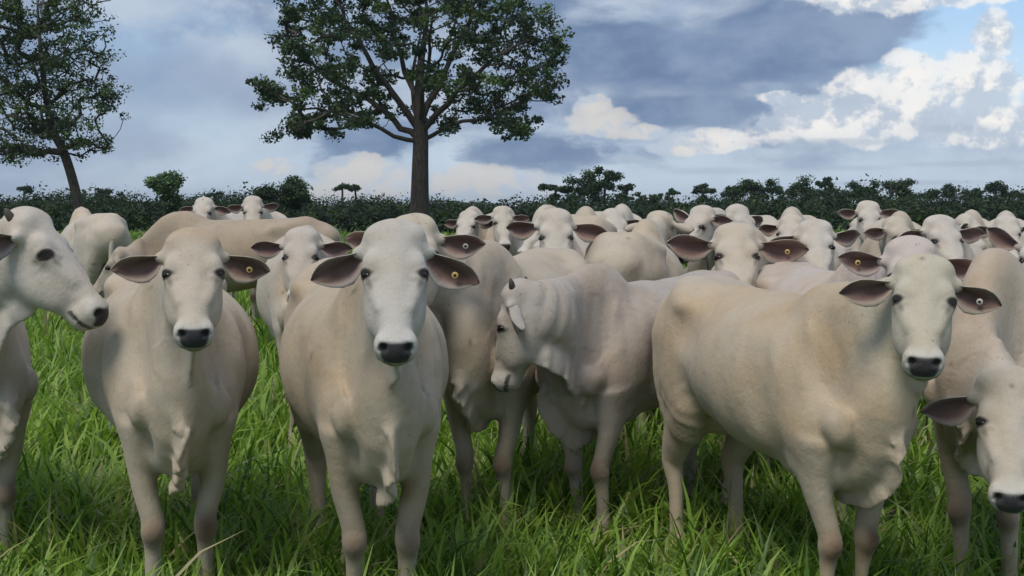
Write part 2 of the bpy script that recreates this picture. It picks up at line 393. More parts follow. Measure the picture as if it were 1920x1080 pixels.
# ---------------------------------------------------------------- grass
def build_grass():
    rng = np.random.RandomState(11)
    V_, F_, C_ = [], [], []; base = 0
    def field(n, y0, y1, segs, wmul, hmul, spread=.95, dens_pow=1.0):
        nonlocal base
        y = y0+(y1-y0)*rng.rand(n)**dens_pow; x = (rng.rand(n)*2-1)*(y*.44+spread)
        cl = vnoise(np.stack([x*2.3, y*2.3, 0*x], 1), 3); cl2 = vnoise(np.stack([x*.8, y*.8, 0*x+4], 1), 5)
        keep = rng.rand(n) < np.clip(.72+.45*cl, .25, 1); x, y, cl, cl2 = x[keep], y[keep], cl[keep], cl2[keep]; n = len(x)
        # blades lean away from tuft centres
        tx = np.round(x*5+.3*np.sin(y*9))/5; ty = np.round(y*5)/5
        az = np.arctan2(y-ty, x-tx)+rng.randn(n)*.8
        L = (.325+.09*cl+.07*cl2+.08*rng.randn(n))*hmul; L = np.clip(L, .12, .62)
        tall = rng.rand(n) < .04; L[tall] *= 1.25
        W = wmul*(.0040+.0052*rng.rand(n)); W = np.where(rng.rand(n) < .18, W*1.5, W)
        lean = np.abs(rng.randn(n))*.42+.14; bend = .6+2.0*rng.rand(n)**1.3
        side = rng.randn(n)*.25
        d = np.stack([np.cos(az), np.sin(az)], 1); tw = rng.randn(n)*.7
        pts = []; pos = np.stack([x, y, terrain(x, y)-.01], 1); ang = lean.copy(); az_ = az.copy()
        for s in range(segs+1):
            t = s/segs
            wd = W*np.interp(t, [0, .15, .5, .8, 1], [.65, .9, 1, .62, .03])
            aa = az_+math.pi/2+tw*t
            wv = np.stack([np.cos(aa), np.sin(aa), 0.25*np.sin(tw*2+t*2)], 1)*wd[:, None]
            pts.append((pos-wv, pos+wv))
            st = L/segs
            pos = pos+np.stack([np.sin(ang)*np.cos(az_)*st, np.sin(ang)*np.sin(az_)*st, np.cos(ang)*st], 1)
            ang = ang+bend/segs*(0.4+1.2*t); az_ = az_+side/segs
        P = np.stack([p for ab in pts for p in ab], 1)        # n, 2(segs+1), 3
        # colour
        c1 = np.array([.190, .330, .042]); c2 = np.array([.350, .480, .095]); c3 = np.array([.46, .40, .22]); c0 = np.array([.085, .165, .028])
        r = rng.rand(n); mixv = np.clip(.42+.30*cl2+.45*(r-.5)*2*.6, 0, 1)[:, None]
        c = c1*(1-mixv)+c2*mixv; dk = (rng.rand(n) < .22)[:, None]; c = np.where(dk, c0, c)
        dry = (rng.rand(n) < .06)[:, None]; c = np.where(dry, c3*(.6+.6*rng.rand(n)[:, None]), c)
        k = 2*(segs+1)
        tcol = np.linspace(0, 1, segs+1).repeat(2)[None, :, None]
        cc = c[:, None, :]*np.ones((1, k, 1))
        V_.append(P.reshape(-1, 3)); C_.append(cc.reshape(-1, 3))
        o = base+np.arange(n)[:, None]*k
        for s in range(segs):
            F_.append(np.stack([o[:, 0]+2*s, o[:, 0]+2*s+1, o[:, 0]+2*s+3, o[:, 0]+2*s+2], 1))
        base += n*k
    field(50000, 2.3, 6.2, 4, 1.0, 1.0)
    field(32000, 6.2, 12, 3, 1.45, 1.0)
    field(26000, 12, 24, 2, 2.5, 1.0, 2.0)
    field(34000, 24, 100, 2, 7, 1.05, 4.0)
    v = np.vstack(V_); f = np.vstack(F_); c = np.vstack(C_)
    link('grass', make_mesh('grass', v, f, c, MAT['grass'], True), label='tall bright green pasture grass around the legs of the herd', cat='grass', kind='stuff')
build_grass()
# ---------------------------------------------------------------- cattle
def ear_mesh(length, width, cup, rim_col, in_col, out_col, nu=14, nv=9, seed=0):
    """leaf shaped cupped ear along +x, opening towards +z, width along y (lower edge = -y fuller)"""
    us = np.linspace(0, 1, nu); vs = np.linspace(-1, 1, nv)
    prof_u = np.array([0, .1, .25, .42, .6, .78, .9, .97, 1.0])
    up = np.interp(us, prof_u, [.26, .30, .50, .74, .84, .70, .42, .20, .04])
    dn = np.interp(us, prof_u, [.26, .48, 1.05, 1.36, 1.28, .90, .46, .20, .04])
    top = []; bot = []
    ct = []; cb = []
    for i, u in enumerate(us):
        for v in vs:
            w = (up[i] if v > 0 else dn[i])*width*0.5
            y = v*w
            curl = cup*(1-0.55*u)
            z = curl*(v*v-0.35)*width*0.55*(w/(width*.5))-0.05*length*u*u + 0.006*math.sin(7*u+3*v+seed)
            y *= (1-0.25*curl*abs(v))
            th = 0.008*(1-0.45*abs(v)**3)*(1-0.5*u)+0.0015
            top.append((u*length, y, z)); bot.append((u*length, y, z-th*1.6))
            e = sstep(0.62, 0.97, abs(v)+0.35*max(0, u-0.8)/0.2*0.6)
            n_ = 0.5+0.5*math.sin(13*u+5*v+seed*1.7)*math.sin(4*v-seed)
            ic = np.array(in_col)*(0.65+0.6*n_*abs(v)+.25*(1-u)) ; ic = ic*(1-0.35*math.exp(-((v)/.35)**2)*(1-u))
            ct.append(ic*(1-e)+np.array(rim_col)*e); cb.append(np.array(out_col)*(0.95))
    v = np.array(top+bot); n = nu*nv; f = []
    for i in range(nu-1):
        for j in range(nv-1):
            a = i*nv+j; b = a+1; c = a+nv+1; d = a+nv
            f.append((a, d, c, b)); f.append((n+a, n+b, n+c, n+d))
    def side(a, b): f.append((a, b, n+b, n+a))
    for i in range(nu-1): side(i*nv, (i+1)*nv) if False else f.append((i*nv, n+i*nv, n+(i+1)*nv, (i+1)*nv))
    for i in range(nu-1): f.append((i*nv+nv-1, (i+1)*nv+nv-1, n+(i+1)*nv+nv-1, n+i*nv+nv-1))
    for j in range(nv-1):
        a = (nu-1)*nv+j; f.append((a, n+a, n+a+1, a+1))
        a = j; f.append((a, a+1, n+a+1, n+a))
    return v, np.array(f), np.array(ct+cb)

def tube(P, R, seg=8, closed=True):
    P = np.asarray(P, float); v = []; f = []
    ref = V(0.13, 1, 0.07)
    for i in range(len(P)):
        t = nrm(P[min(i+1, len(P)-1)]-P[max(i-1, 0)])
        u = nrm(np.cross(t, ref)); w = np.cross(t, u)
        for j in range(seg):
            a = 2*math.pi*j/seg; v.append(P[i]+R[i]*(u*math.cos(a)+w*math.sin(a)))
    for i in range(len(P)-1):
        for j in range(seg):
            k = (j+1) % seg
            f.append((i*seg+j, i*seg+k, (i+1)*seg+k, (i+1)*seg+j))
    return np.array(v), np.array(f)
def revolve(prof, seg=16):
    """prof [(r, z)] revolved about z, quads"""
    v = []; f = []
    for r, z in prof:
        for j in range(seg):
            a = 2*math.pi*j/seg; v.append((r*math.cos(a), r*math.sin(a), z))
    for i in range(len(prof)-1):
        for j in range(seg):
            k = (j+1) % seg; f.append((i*seg+j, i*seg+k, (i+1)*seg+k, (i+1)*seg+j))
    return np.array(v), np.array(f)

def place_basis(o, O, X, Y, Z, s=1.0):
    M = Matrix(((X[0]*s, Y[0]*s, Z[0]*s, O[0]), (X[1]*s, Y[1]*s, Z[1]*s, O[1]), (X[2]*s, Y[2]*s, Z[2]*s, O[2]), (0, 0, 0, 1)))
    o.matrix_local = M

def build_cow(label, eye, face, root, heading, scale=1.0, hs=1.0, res=(0.014, 0.006), coat=(.60, .545, .45), head_col=None,
              pitch=40, roll=0, ear=((12, -10), (12, -10)), ear_open=(0, 0), hump=1.0, belly=1.0, fat=1.0, dewlap=1.0, frill=1.0, dphase=0.0, tag=None, horn=None,
              feet=(0, 0, 0, 0), seed=0, stain=1.0, poll_tan=0.0, group='herd of white cattle', knee_col=1.0, mottle=1.0, neck_drop=0.0, head_scale_w=1.0, tail=True, earl=1.0):
    rng = random.Random(seed)
    h = math.radians(heading); fwd = V(math.sin(h), -math.cos(h), 0); lft = V(math.cos(h), math.sin(h), 0); up = V(0, 0, 1)
    R = np.stack([fwd, lft, up])                       # world -> local rows
    root = V(root[0], root[1], 0)
    root[2] = terrain(root[0], root[1]); toloc = lambda p: R@(np.asarray(p)-root)/scale
    # head frame (local)
    yw = math.radians(face); Fw = V(math.sin(yw), -math.cos(yw), 0)
    ph = math.radians(pitch)
    a = math.cos(ph)*-up+math.sin(ph)*Fw; n = math.cos(ph)*Fw+math.sin(ph)*up
    l = np.cross(n, a)                                  # animal's left? fixed below
    l = np.cross(up, Fw)
    rl = math.radians(roll)
    a, l = a*math.cos(rl)+l*math.sin(rl), l*math.cos(rl)-a*math.sin(rl)
    a = R@a; n = R@n; l = R@l
    k_ = hs; f_len = rng.uniform(.95, 1.06); head_scale_w = head_scale_w*rng.uniform(.95, 1.05)
    E = toloc(eye)
    O = E-a*.185*f_len*k_+n*.03*k_
    HP = lambda s, y, q: O+(a*s*f_len+l*y*head_scale_w+n*q)*k_
    HR = np.stack([a, l, n])
    Fl = R@Fw
    # neck
    N0 = V(-0.02, 0, 1.09); N3 = HP(.085, 0, -.10)
    back = nrm(-n*0.95-a*0.05)
    Ln = np.linalg.norm(N3-N0)
    N1 = N0+V(.34*Ln+.05, 0, .06+max(-.2, .12*(N3[2]-1.1))-neck_drop); N2 = N3+back*0.30*Ln
    ts = np.linspace(0, 1, 11)
    NP = np.array([(1-t)**3*N0+3*(1-t)**2*t*N1+3*(1-t)*t*t*N2+t**3*N3 for t in ts])
    nrv = np.interp(ts, [0, .25, .5, .75, 1], [.275, .235, .185, .145, .115]); nru = np.interp(ts, [0, .25, .5, .75, 1], [.125, .108, .096, .088, .078])*fat
    refs = np.array([nrm(up*(1-t)+(-a*.7+n*.5)*t + V(0,0,.15)) for t in ts])
    # grid
    lo = np.minimum(V(-1.48, -.42*fat*belly-.03, -0.03), HP(.25, 0, -.1)-.33*k_); hi = np.maximum(V(.42, .42*fat*belly+.03, 1.50), HP(.25, 0, -.1)+.33*k_)
    hc = HP(.22, 0, -.09)
    hext = np.abs(a)*.29*k_+np.abs(l)*.15*k_+np.abs(n)*.15*k_
    ax = []
    for q in range(3):
        x = lo[q]; out = []
        fl = hc[q]-hext[q]; fh = hc[q]+hext[q]
        while x < hi[q]:
            out.append(x)
            x += res[1] if fl <= x <= fh else res[0]
        ax.append(np.array(out))
    G = Grid(*ax)
    # ---- torso
    b_ = belly; T = [(-1.33, 1.10, .11, .12), (-1.22, 1.095, .19, .195), (-1.05, 1.075, .235, .235), (-.85, 1.035, .262, .262), (-.6, .99-.03*(b_-1), .305*b_, .305),
         (-.36, .965-.04*(b_-1), .315*b_, .325), (-.1, .955, .245*(.5+.5*b_), .325), (.1, .985, .168, .285), (.24, .99, .12, .22), (.31, .99, .092, .16)]
    T = np.array(T); P = np.stack([T[:, 0], T[:, 0]*0, T[:, 1]], 1)
    G.sweep(P, np.stack([T[:, 2]*fat, T[:, 3]], 1), up, k=.06, n=3)
    # topline, hip and pin bones
    G.sweep([(-1.33, 0, 1.165), (-1.15, 0, 1.255), (-.95, 0, 1.272), (-.6, 0, 1.25), (-.25, 0, 1.245), (0, 0, 1.255), (.15, 0, 1.225)], [(.05, .035), (.055, .035), (.06, .03), (.05, .03), (.05, .03), (.05, .04), (.05, .06)], up, k=.10, n=2)
    for s in (1, -1):
        G.sweep([(-.88, s*.215, 1.215), (-1.0, s*.17, 1.24), (-1.12, s*.09, 1.27)], [.035, .04, .04], up, k=.12, n=2)
        G.ell((-1.335, s*.085, 1.16), (.045, .035, .045), k=.08)
    hp = hump
    G.ell((.0, 0, 1.265+.03*hp), (.16+.03*hp, .05+.03*hp, .06+.055*hp), k=.09)
    if hp > 1.5: G.ell((-.02, 0, 1.40+.02*(hp-1.5)), (.10, .06, .07), k=.08)
    # neck and crest
    G.sweep(NP, np.stack([nru, nrv], 1), refs, k=.065, n=1)
    # shoulders
    for s in (1, -1):
        Rs = np.stack([nrm(V(.35, 0, .93)), V(0, 1, 0), nrm(V(.93, 0, -.35))])
        G.sweep([(-.05, s*.070*fat, 1.235), (.03, s*.112*fat, 1.10), (.12, s*.138*fat, .97), (.19, s*.140*fat, .88)], [(.040, .085), (.050, .100), (.054, .088), (.050, .075)], V(1, 0, .35), k=.045, n=3)
        G.ell((.225, s*.134*fat, .885), (.065, .052, .085), k=.05)
        G.ell((.03, s*.155*fat, .84), (.11, .060, .12), k=.05)
        # ribs hint / flank hollow
        G.ell((-.80, s*.315, 1.14), (.09, .06, .075), k=.10, sub=True)
        G.ell((-.165, s*.300, .92), (.05, .045, .22), k=.09, sub=True)
    for s in (1, -1): G.ell((.19, s*.142, 1.12), (.12, .030, .17), k=.11, sub=True)
    # brisket
    G.sweep([(.30, 0, .93), (.285, 0, .80), (.20, 0, .70), (.05, 0, .655), (-.15, 0, .66)], [(.085, .07), (.085, .08), (.085, .07), (.11, .06), (.12, .05)], V(1, 0, .3), k=.08, n=2)
    # ---- dewlap: thin wavy sheet
    dl = dewlap
    if dl > 0:
        tt = np.linspace(0.97, 0.22, 16); C = []; rr = []; rf = []
        for t in tt:
            i = t*10; i0 = min(int(i), 9); fr = i-i0
            c = NP[i0]*(1-fr)+NP[i0+1]*fr; tg = nrm(NP[i0+1]-NP[i0]); rf_ = nrm(refs[i0]); v = nrm(rf_-tg*np.dot(rf_, tg))
            rv = np.interp(t, ts, nrv); dep = np.interp(t, [0.2, .5, .8, .97], [.075, .07, .055, .03])*dl
            C.append(c-v*(rv+dep*.35)); rr.append((np.interp(t, [0.2, .97], [.015, .016]), dep)); rf.append(v)
        # down the chest front
        e0 = C[-1]
        for q, w, dep in ((V(.36, 0, .84), .012, .065), (V(.34, 0, .735), .0115, .070), (V(.26, 0, .645), .011, .062), (V(.15, 0, .60), .011, .055), (V(.03, 0, .60), .0125, .05), (V(-.1, 0, .62), .02, .03)):
            C.append(q if q[2] < e0[2] else q); rr.append((w, dep*dl)); rf.append(nrm(V(-.75, 0, .6)) if q[0] > .2 else V(-.2, 0, 1))
        A = catmull(np.hstack([np.array(C), np.array(rr), np.array(rf)]), 8)
        m = len(A); s_ = np.concatenate([[0], np.cumsum(np.linalg.norm(np.diff(A[:, :3], axis=0), axis=1))])
        tot = s_[-1]
        amp = frill*np.interp(s_/tot, [0, .2, .45, .7, .9, 1], [.001, .004, .010, .016, .016, .006])
        q3 = np.stack([s_, s_*0+seed*3.7+dphase, s_*0], 1)
        fall = np.interp(s_/tot, [0, .15, .45, .75, .92, 1], [.1, .35, .7, 1, .8, .3])
        wob = frill*fall*(.026*vnoise(q3*V(9, 1, 1), 3)+.030*vnoise(q3*V(28, 1, 1), 4))
        vv = A[:, 5:8]/np.linalg.norm(A[:, 5:8], axis=1)[:, None]
        root_ = A[:, :3]+vv*A[:, 4:5]*.15; root_[:, 1] += wob*.25
        G.sweep(root_, np.stack([A[:, 3]*1.15, A[:, 4]*.75], 1), A[:, 5:8], k=.024, n=1, cap=.015)
        edge = A[:, :3]-vv*(A[:, 4:5]*(.50+.22*vnoise(q3*V(15, 1, 1), 6)[:, None])); edge[:, 1] += wob
        G.sweep(edge, np.stack([A[:, 3]*.72, A[:, 4]*.48], 1), A[:, 5:8], k=.02, n=1, cap=.012)
    # ---- legs
    knees = []; hooves = []
    for i, s in ((0, 1), (1, -1)):
        fx = feet[i]; y0 = .136*fat; yk = .092; kx = .06+fx*.55
        pts = [(.06, s*y0, .80), (.045, s*y0*.96, .68), (.05+fx*.25, s*(y0*.6+yk*.4), .56), (kx, s*yk, .44), (kx+.004, s*yk, .395), (kx-.012+fx*.1, s*yk, .33), (.03+fx*.85, s*yk, .19), (.03+fx*.95, s*yk, .135), (.06+fx, s*yk*1.03, .075), (.075+fx, s*yk*1.05, .02)]
        rad = [(.066, .115), (.056, .095), (.046, .062), (.041, .045), (.043, .052), (.030, .035), (.026, .031), (.037, .042), (.035, .042), (.046, .056)]
        G.sweep(pts, rad, V(1, 0, 0), k=.035, n=3, cap=.02)
        G.ell((kx+.030, s*yk, .405), (.020, .030, .035), k=.02)
        G.ell((-.035, s*y0*1.02, .70), (.05, .035, .05), k=.05)
        knees.append(V(*pts[4])); hooves.append(V(*pts[-1]))
    for i, s in ((2, 1), (3, -1)):
        fx = feet[i]
        G.sweep([(-1.02, s*.15, 1.08), (-.98, s*.175*fat, .92), (-.90, s*.185, .79), (-.95+fx*.3, s*.165, .68)], [(.10, .17), (.095, .17), (.078, .105), (.06, .09)], V(1, 0, .2), k=.07, n=3)
        G.sweep([(-1.22, s*.115, 1.04), (-1.20, s*.13, .90), (-1.13+fx*.2, s*.14, .74)], [(.085, .11), (.085, .10), (.06, .075)], V(1, 0, 0), k=.07, n=3)
        hx = -1.13+fx*.6
        pts = [(-.98+fx*.2, s*.165, .76), (-1.04+fx*.4, s*.155, .64), (hx, s*.14, .52), (hx-.01+.0, s*.135, .46), (hx+.015+fx*.1, s*.13, .36), (hx+.03+fx*.25, s*.13, .2), (hx+.035+fx*.3, s*.13, .14), (hx+.065+fx*.35, s*.135, .075), (hx+.08+fx*.35, s*.135, .02)]
        rad = [(.076, .13), (.060, .100), (.049, .075), (.046, .062), (.034, .043), (.032, .036), (.038, .042), (.036, .042), (.046, .056)]
        G.sweep(pts, rad, V(1, 0, 0), k=.05, n=3, cap=.02)
        hooves.append(V(*pts[-1]))
    # udder and flank fold
    G.ell((-.92, 0, .73), (.12, .09, .09), k=.08)
    # ---- head
    EC = lambda s: HP(.187, s*.0760, -.050)
    eo = lambda s: nrm(l*s*.82+n*.55-a*.05)
    ef_ = lambda s: nrm(n*.72-l*s*.50+a*.42)
    def hs_sweep(rows, ref, k, n=3, cap=None, sub=False):
        G.sweep([HP(r[0], r[1], r[2]) for r in rows], [(r[3]*k_, r[4]*k_) for r in rows], ref, k=k*k_, n=n, cap=cap, sub=sub)
    hw = head_scale_w
    hs_sweep([(.030, 0, -.085, .086*hw, .066), (.055, 0, -.082, .090*hw, .078), (.10, 0, -.088, .091*hw, .086), (.155, 0, -.088, .091*hw, .086), (.21, 0, -.081, .081*hw, .079), (.27, 0, -.071, .068*hw, .067), (.33, 0, -.062, .058*hw, .057), (.39, 0, -.057, .052*hw, .052), (.435, 0, -.057, .050*hw, .048)], n, .03)
    hs_sweep([(.13, 0, -.155, .074, .05), (.19, 0, -.172, .086, .055), (.26, 0, -.152, .085, .05), (.33, 0, -.125, .068, .042), (.39, 0, -.112, .052, .032), (.43, 0, -.104, .045, .026)], n, .05)
    for s in (1, -1):
        G.ell(HP(.245, s*.058, -.118), np.array((.095, .032, .066))*k_, HR, k=.05*k_)             # cheek
        G.ell(HP(.145, s*.072, -.040), np.array((.034, .024, .026))*k_, HR, k=.035*k_)           # brow
        G.sweep([HP(.205, s*.078, -.05), HP(.25, s*.058, -.04), HP(.31, s*.045, -.03)], np.array([.016, .014, .010])*k_, n, k=.03*k_, n=2)   # cheek bone crest
        G.ell(HP(.038, s*.064, -.064), np.array((.032, .030, .045))*k_, HR, k=.04*k_)              # poll corner
        G.sweep([HP(.075, s*.072, -.080), HP(.075, s*.112, -.082)], np.array([.026, .019])*k_, n, k=.03*k_, n=2)                           # ear root
    G.ell(HP(.014, 0, -.072), np.array((.026, .058, .045))*k_, HR, k=.05*k_)
    # muzzle
    pn = nrm(a*.80+n*.60); pd = nrm(a*.60-n*.80)          # pad normal, pad downward
    PR = np.stack([pd, l, pn])
    G.ell(HP(.43, 0, -.052), np.array((.047, .060, .038))*k_, PR, k=.03*k_)
    for s in (1, -1):
        G.ell(HP(.425, s*.040, -.045), np.array((.032, .023, .032))*k_, HR, k=.02*k_)
        G.ell(HP(.42, s*.038, -.085), np.array((.035, .025, .022))*k_, HR, k=.02*k_)
    PC = HP(.462, 0, -.030)                               # pad centre
    G.ell(HP(.415, 0, -.118), np.array((.045, .04, .02))*k_, HR, k=.02*k_)       # chin
    hires = res[1] < 0.0085
    if hires:
        for s in (1, -1):
            c = PC+(pd*-.010+l*s*.038+pn*-.002)*k_
            G.ell(c, np.array((.012, .013, .02))*k_, PR, k=.008*k_, sub=True)
            G.ell(c+(pd*.008+l*s*.013)*k_, np.array((.006, .012, .012))*k_, PR, k=.006*k_, sub=True)
            pass
        G.sweep([HP(.385, .070, -.103), HP(.405, .066, -.100), HP(.44, .049, -.093), HP(.470, 0, -.085), HP(.44, -.049, -.093), HP(.405, -.066, -.100), HP(.385, -.070, -.103)], np.full(7, .0055)*k_, n, k=.006*k_, n=3, sub=True)
        for s in (1, -1):   # eyelids
            c = EC(s); o_ = eo(s); t_ = ef_(s)
            G.sweep([c+(-t_*.036+o_*.006+a*.002)*k_, c+(-t_*.018-a*.013+o_*.018)*k_, c+(t_*.003-a*.016+o_*.020)*k_, c+(t_*.021-a*.009+o_*.014)*k_, c+(t_*.038+a*.006+o_*.002)*k_], np.array([.006, .008, .009, .008, .005])*k_, n, k=.014*k_, n=3)
            G.sweep([c+(-t_*.030+o_*.006+a*.010)*k_, c+(-t_*.010+a*.017+o_*.013)*k_, c+(t_*.012+a*.017+o_*.011)*k_, c+(t_*.034+a*.010+o_*.002)*k_], np.array([.005, .006, .006, .005])*k_, n, k=.014*k_, n=3)
    v, f = G.mesh()
    v = smooth(v, f, 2)
    # keep the largest island only is not needed: everything overlaps
    nm = vnormals(v, f)
    # ---- relief: skin folds on the neck, broad muscle noise
    hd = (v-O)/k_; sH = (hd@a)/f_len; yH = (hd@l)/hw; qH = hd@n
    dn = np.sqrt(((v[:, None, :]-NP[None, ::2, :])**2).sum(2)).min(1)
    neckm = np.exp(-(dn/.20)**2)*sstep(.12, .22, np.linalg.norm(v-HP(.2, 0, -.1), axis=1)/k_)
    j = np.argmin(((v[:, None, :]-NP[None, :, :])**2).sum(2), axis=1); tn = ts[j]
    disp = .0055*vnoise(v*V(5, 5, 4)+seed, seed)+.0022*vnoise(v*12+seed, seed+1)+.0035*vnoise(v*V(9, 9, 2.6)+seed*2, seed+9)*sstep(.5, .8, v[:, 2])
    along = (v@nrm(NP[-1]-NP[0]))
    fold = np.sin(along*70+2.2*vnoise(v*4+seed*3.1, seed+2))
    disp += neckm*.0050*fold*(0.5+0.5*vnoise(v*3.1+9, seed+5))
    ribm = sstep(-.80, -.66, v[:, 0])*(1-sstep(-.25, -.12, v[:, 0]))*sstep(.70, .82, v[:, 2])*(1-sstep(1.05, 1.18, v[:, 2]))
    disp += ribm*.0022*np.sin((v[:, 0]+.25*(v[:, 2]-.9))*2*math.pi/.085)*(.4+.6*vnoise(v*2+seed*11, seed+6))
    fine = (hd**2).sum(1) < .36
    disp *= np.where(fine & (dn > .16), .35, 1)
    v = v+nm*disp[:, None]
    # ---- pigment
    c0 = np.array(coat); hc_ = np.array(head_col if head_col is not None else c0*np.array([1.05, 1.06, 1.08]))
    dh = np.linalg.norm((v-HP(.2, 0, -.1)), axis=1)/k_
    hm = 1-sstep(.22, .42, dh)
    nz = vnoise(v*3.0+seed*7, seed+3); nz2 = vnoise(v*9+seed*5, seed+4)
    col = c0[None]*(1-hm[:, None])+hc_[None]*hm[:, None]
    tan = np.array([1.0, .90, .76])
    tw = np.clip(mottle*(.24+.34*nz+.24*nz2), 0, .9)*(1-hm*.75)
    col = col*(1-tw[:, None])+col*tan*tw[:, None]
    greyw = np.clip(.16+.30*vnoise(v*V(6, 6, 2.4)+31, seed+8)+.15*nz2, 0, .5)*np.clip(neckm+.35, 0, 1)*mottle
    col = col*(1-greyw[:, None])+col*np.array([.80, .80, .82])*greyw[:, None]
    def mix(c, w): 
        nonlocal col
        w = np.clip(w, 0, 1)[:, None]; col = col*(1-w)+np.array(c)[None]*w
    dirt = np.clip(vnoise(v*V(3.3, 3.3, 3.3)+seed*13, seed+12)*.9+vnoise(v*11+seed, seed+13)*.5-.18, 0, 1)*(1-hm)*(.35+.65*(1-sstep(.5, 1.05, v[:, 2])))
    mix((.26, .20, .135), dirt*.62*stain)
    if poll_tan: mix((.46, .30, .17), poll_tan*(1-sstep(.0, .10, sH))*hm*(.5+.5*nz2)*(np.abs(yH) < .12))
    # knee calluses and dirty lower legs
    for kk in knees:
        d = v-(kk+V(.03, 0, .0)); w = np.exp(-(np.linalg.norm(d*V(1, 1.1, .8), axis=1)/.05)**2)*knee_col*(v[:, 0] > kk[0]-.02)
        mix((.17, .105, .065), w*1.4*(.75+.25*nz2))
    low = (1-sstep(.12, .45, v[:, 2]))*.22*stain; mix((.30, .25, .16), low*(.6+.4*nz2))
    mix((.045, .04, .035), (v[:, 2] < .058)*1.0)
    # muzzle pad
    pv = (v-PC)/k_; pt = pv@pd; py = pv@l; pz = pv@pn
    wid = np.interp(pt, [-.035, -.022, 0, .03, .046], [.043, .055, .053, .043, .034])
    pad = (1-sstep(-.007, .006, np.abs(py)-wid))*sstep(-.035, -.024, pt)*(1-sstep(.038, .047, pt))*(pz > -.035)
    inhead = (dh < .40)
    halo = inhead*(1-sstep(0.0, .034, np.maximum(np.maximum(np.abs(py)-wid, -.028-pt), 0)))*(pz > -.04)*(pt < .06)
    mix((.66, .64, .60), halo*.8)
    mix((.042, .040, .043), pad*inhead)
    mouth = inhead*(sH > .385)*(1-sstep(.006, .013, np.abs(qH-np.interp(sH, [.34, .39, .44, .475], [-.104, -.100, -.093, -.085]))))*(np.abs(yH) < .09)
    mix((.05, .042, .037), mouth*.85*(np.abs(yH) < .078))
    for s in (1, -1):
        ev_ = (v-EC(s))/k_; eu = ev_@ef_(s); ew = ev_@a; ez = ev_@eo(s)
        de = np.sqrt((eu/1.6)**2+(ew-.3*eu)**2*1.1+(np.minimum(ez, 0))**2)
        mix((.20, .17, .15), np.exp(-(de/.031)**2)*.5*(ez > -.03))
        mix((.020, .017, .015), (1-sstep(.016, .0235, de))*(ez > -.012))
        tl = np.sqrt(((sH-.226)/.034)**2+((yH-s*(.084-(sH-.2)*.35))/.012)**2+((qH+.038)/.02)**2)
        mix((.10, .085, .08), (1-sstep(.4, 1.3, tl))*.8)
        # nostril depth pigment
    # scattered dark marks (hair whorls, scars, dirt flecks)
    for q in range(9):
        i = rng.randrange(len(v)); 
        if v[i, 2] < .55: continue
        d = np.linalg.norm((v-v[i])*V(1, 1, rng.choice([.4, .6, 1])), axis=1); mix((.16, .12, .10), np.exp(-(d/rng.uniform(.006, .013))**2)*.7)
    v_out = v*scale
    top = link('cow', None, None, label, 'cow', group)
    top.location = tuple(root); top.rotation_euler = (0, 0, math.atan2(fwd[1], fwd[0]))
    me = make_mesh('body', v_out, f, col, MAT['coat']); link('body', me, top)
    # ---- eyes
    ev, ef = revolve([(0.0005, 1), (.35, .93), (.66, .75), (.9, .43), (1, 0), (.9, -.43), (.5, -.86), (.001, -1)], 14)
    eye_me = make_mesh('eye', ev, ef, None, MAT['eye'])
    for s in (1, -1):
        o = link('eye', eye_me, top)
        place_basis(o, (EC(s)+eo(s)*.0075*k_)*scale, ef_(s)*1.25, nrm(np.cross(eo(s), ef_(s)))*.66, eo(s)*1.0, .0215*k_*scale)
    # ---- ears
    for i, s in enumerate((1, -1)):
        droop, swing = ear[i]
        dr = math.radians(droop); sw = math.radians(swing)
        # e: outwards, drooping along down, swinging forward (+) / back
        dwn = nrm(a*.75-n*.65) if False else R@(-up)
        dwn = nrm(dwn-l*np.dot(dwn, l)); fw = np.cross(dwn, l)
        if np.dot(fw, n) < 0: fw = -fw
        e = nrm(l*s*math.cos(dr)*math.cos(sw)+dwn*math.sin(dr)+fw*math.sin(sw)*math.cos(dr))
        c = nrm(fw+dwn*.25+l*s*.0); c = nrm(c-e*np.dot(c, e))
        op = math.radians(ear_open[i])
        b = np.cross(c, e)
        if np.dot(b, dwn) > 0: b = -b           # b points up: lower edge is fuller
        c2 = c*math.cos(op)+b*math.sin(op); b2 = b*math.cos(op)-c*math.sin(op)
        X, Y, Z = e, b2, c2
        if np.dot(np.cross(X, Y), Z) < 0:
            mir = -1
        else: mir = 1
        L = .19*earl*rng.uniform(.95, 1.05); W = .112*earl
        evv, eff, ec = ear_mesh(L, W, .95, tuple(hc_*.80), (.25, .158, .138), tuple(hc_*.93), 18 if hires else 10, 11 if hires else 7, seed+i)
        if mir < 0: evv[:, 2] *= 1; eff = eff[:, ::-1]
        em = make_mesh('ear', evv*k_*scale, eff, ec, MAT['coat'])
        o = link('ear', em, top)
        base = HP(.075, s*.094, -.082)*scale
        place_basis(o, base, X, Y, Z)
        if tag and tag[0] == s:
            prof = [(.0045, .0035), (.0065, .0045), (.0125, .0045), (.0145, .002), (.0145, -.002), (.006, -.003), (.004, -.012), (.0004, -.013)]
            tv, tf = revolve(prof, 18)
            tcol = np.array(tag[1])
            to = link('ear_tag', make_mesh('ear_tag', tv*k_*scale*.78, tf, None, MAT[tag[1]]), o)
            to.location = (L*.60*k_*scale, -.10*W*k_*scale, .010*k_*scale)
            dv, df = revolve([(.0003, .001), (.0065, .001), (.0068, -.001)], 12)
            link('tag_hole', make_mesh('tag_hole', dv*k_*scale*.76, df, None, MAT['eye']), o).location = (L*.60*k_*scale, -.10*W*k_*scale, .0135*k_*scale)
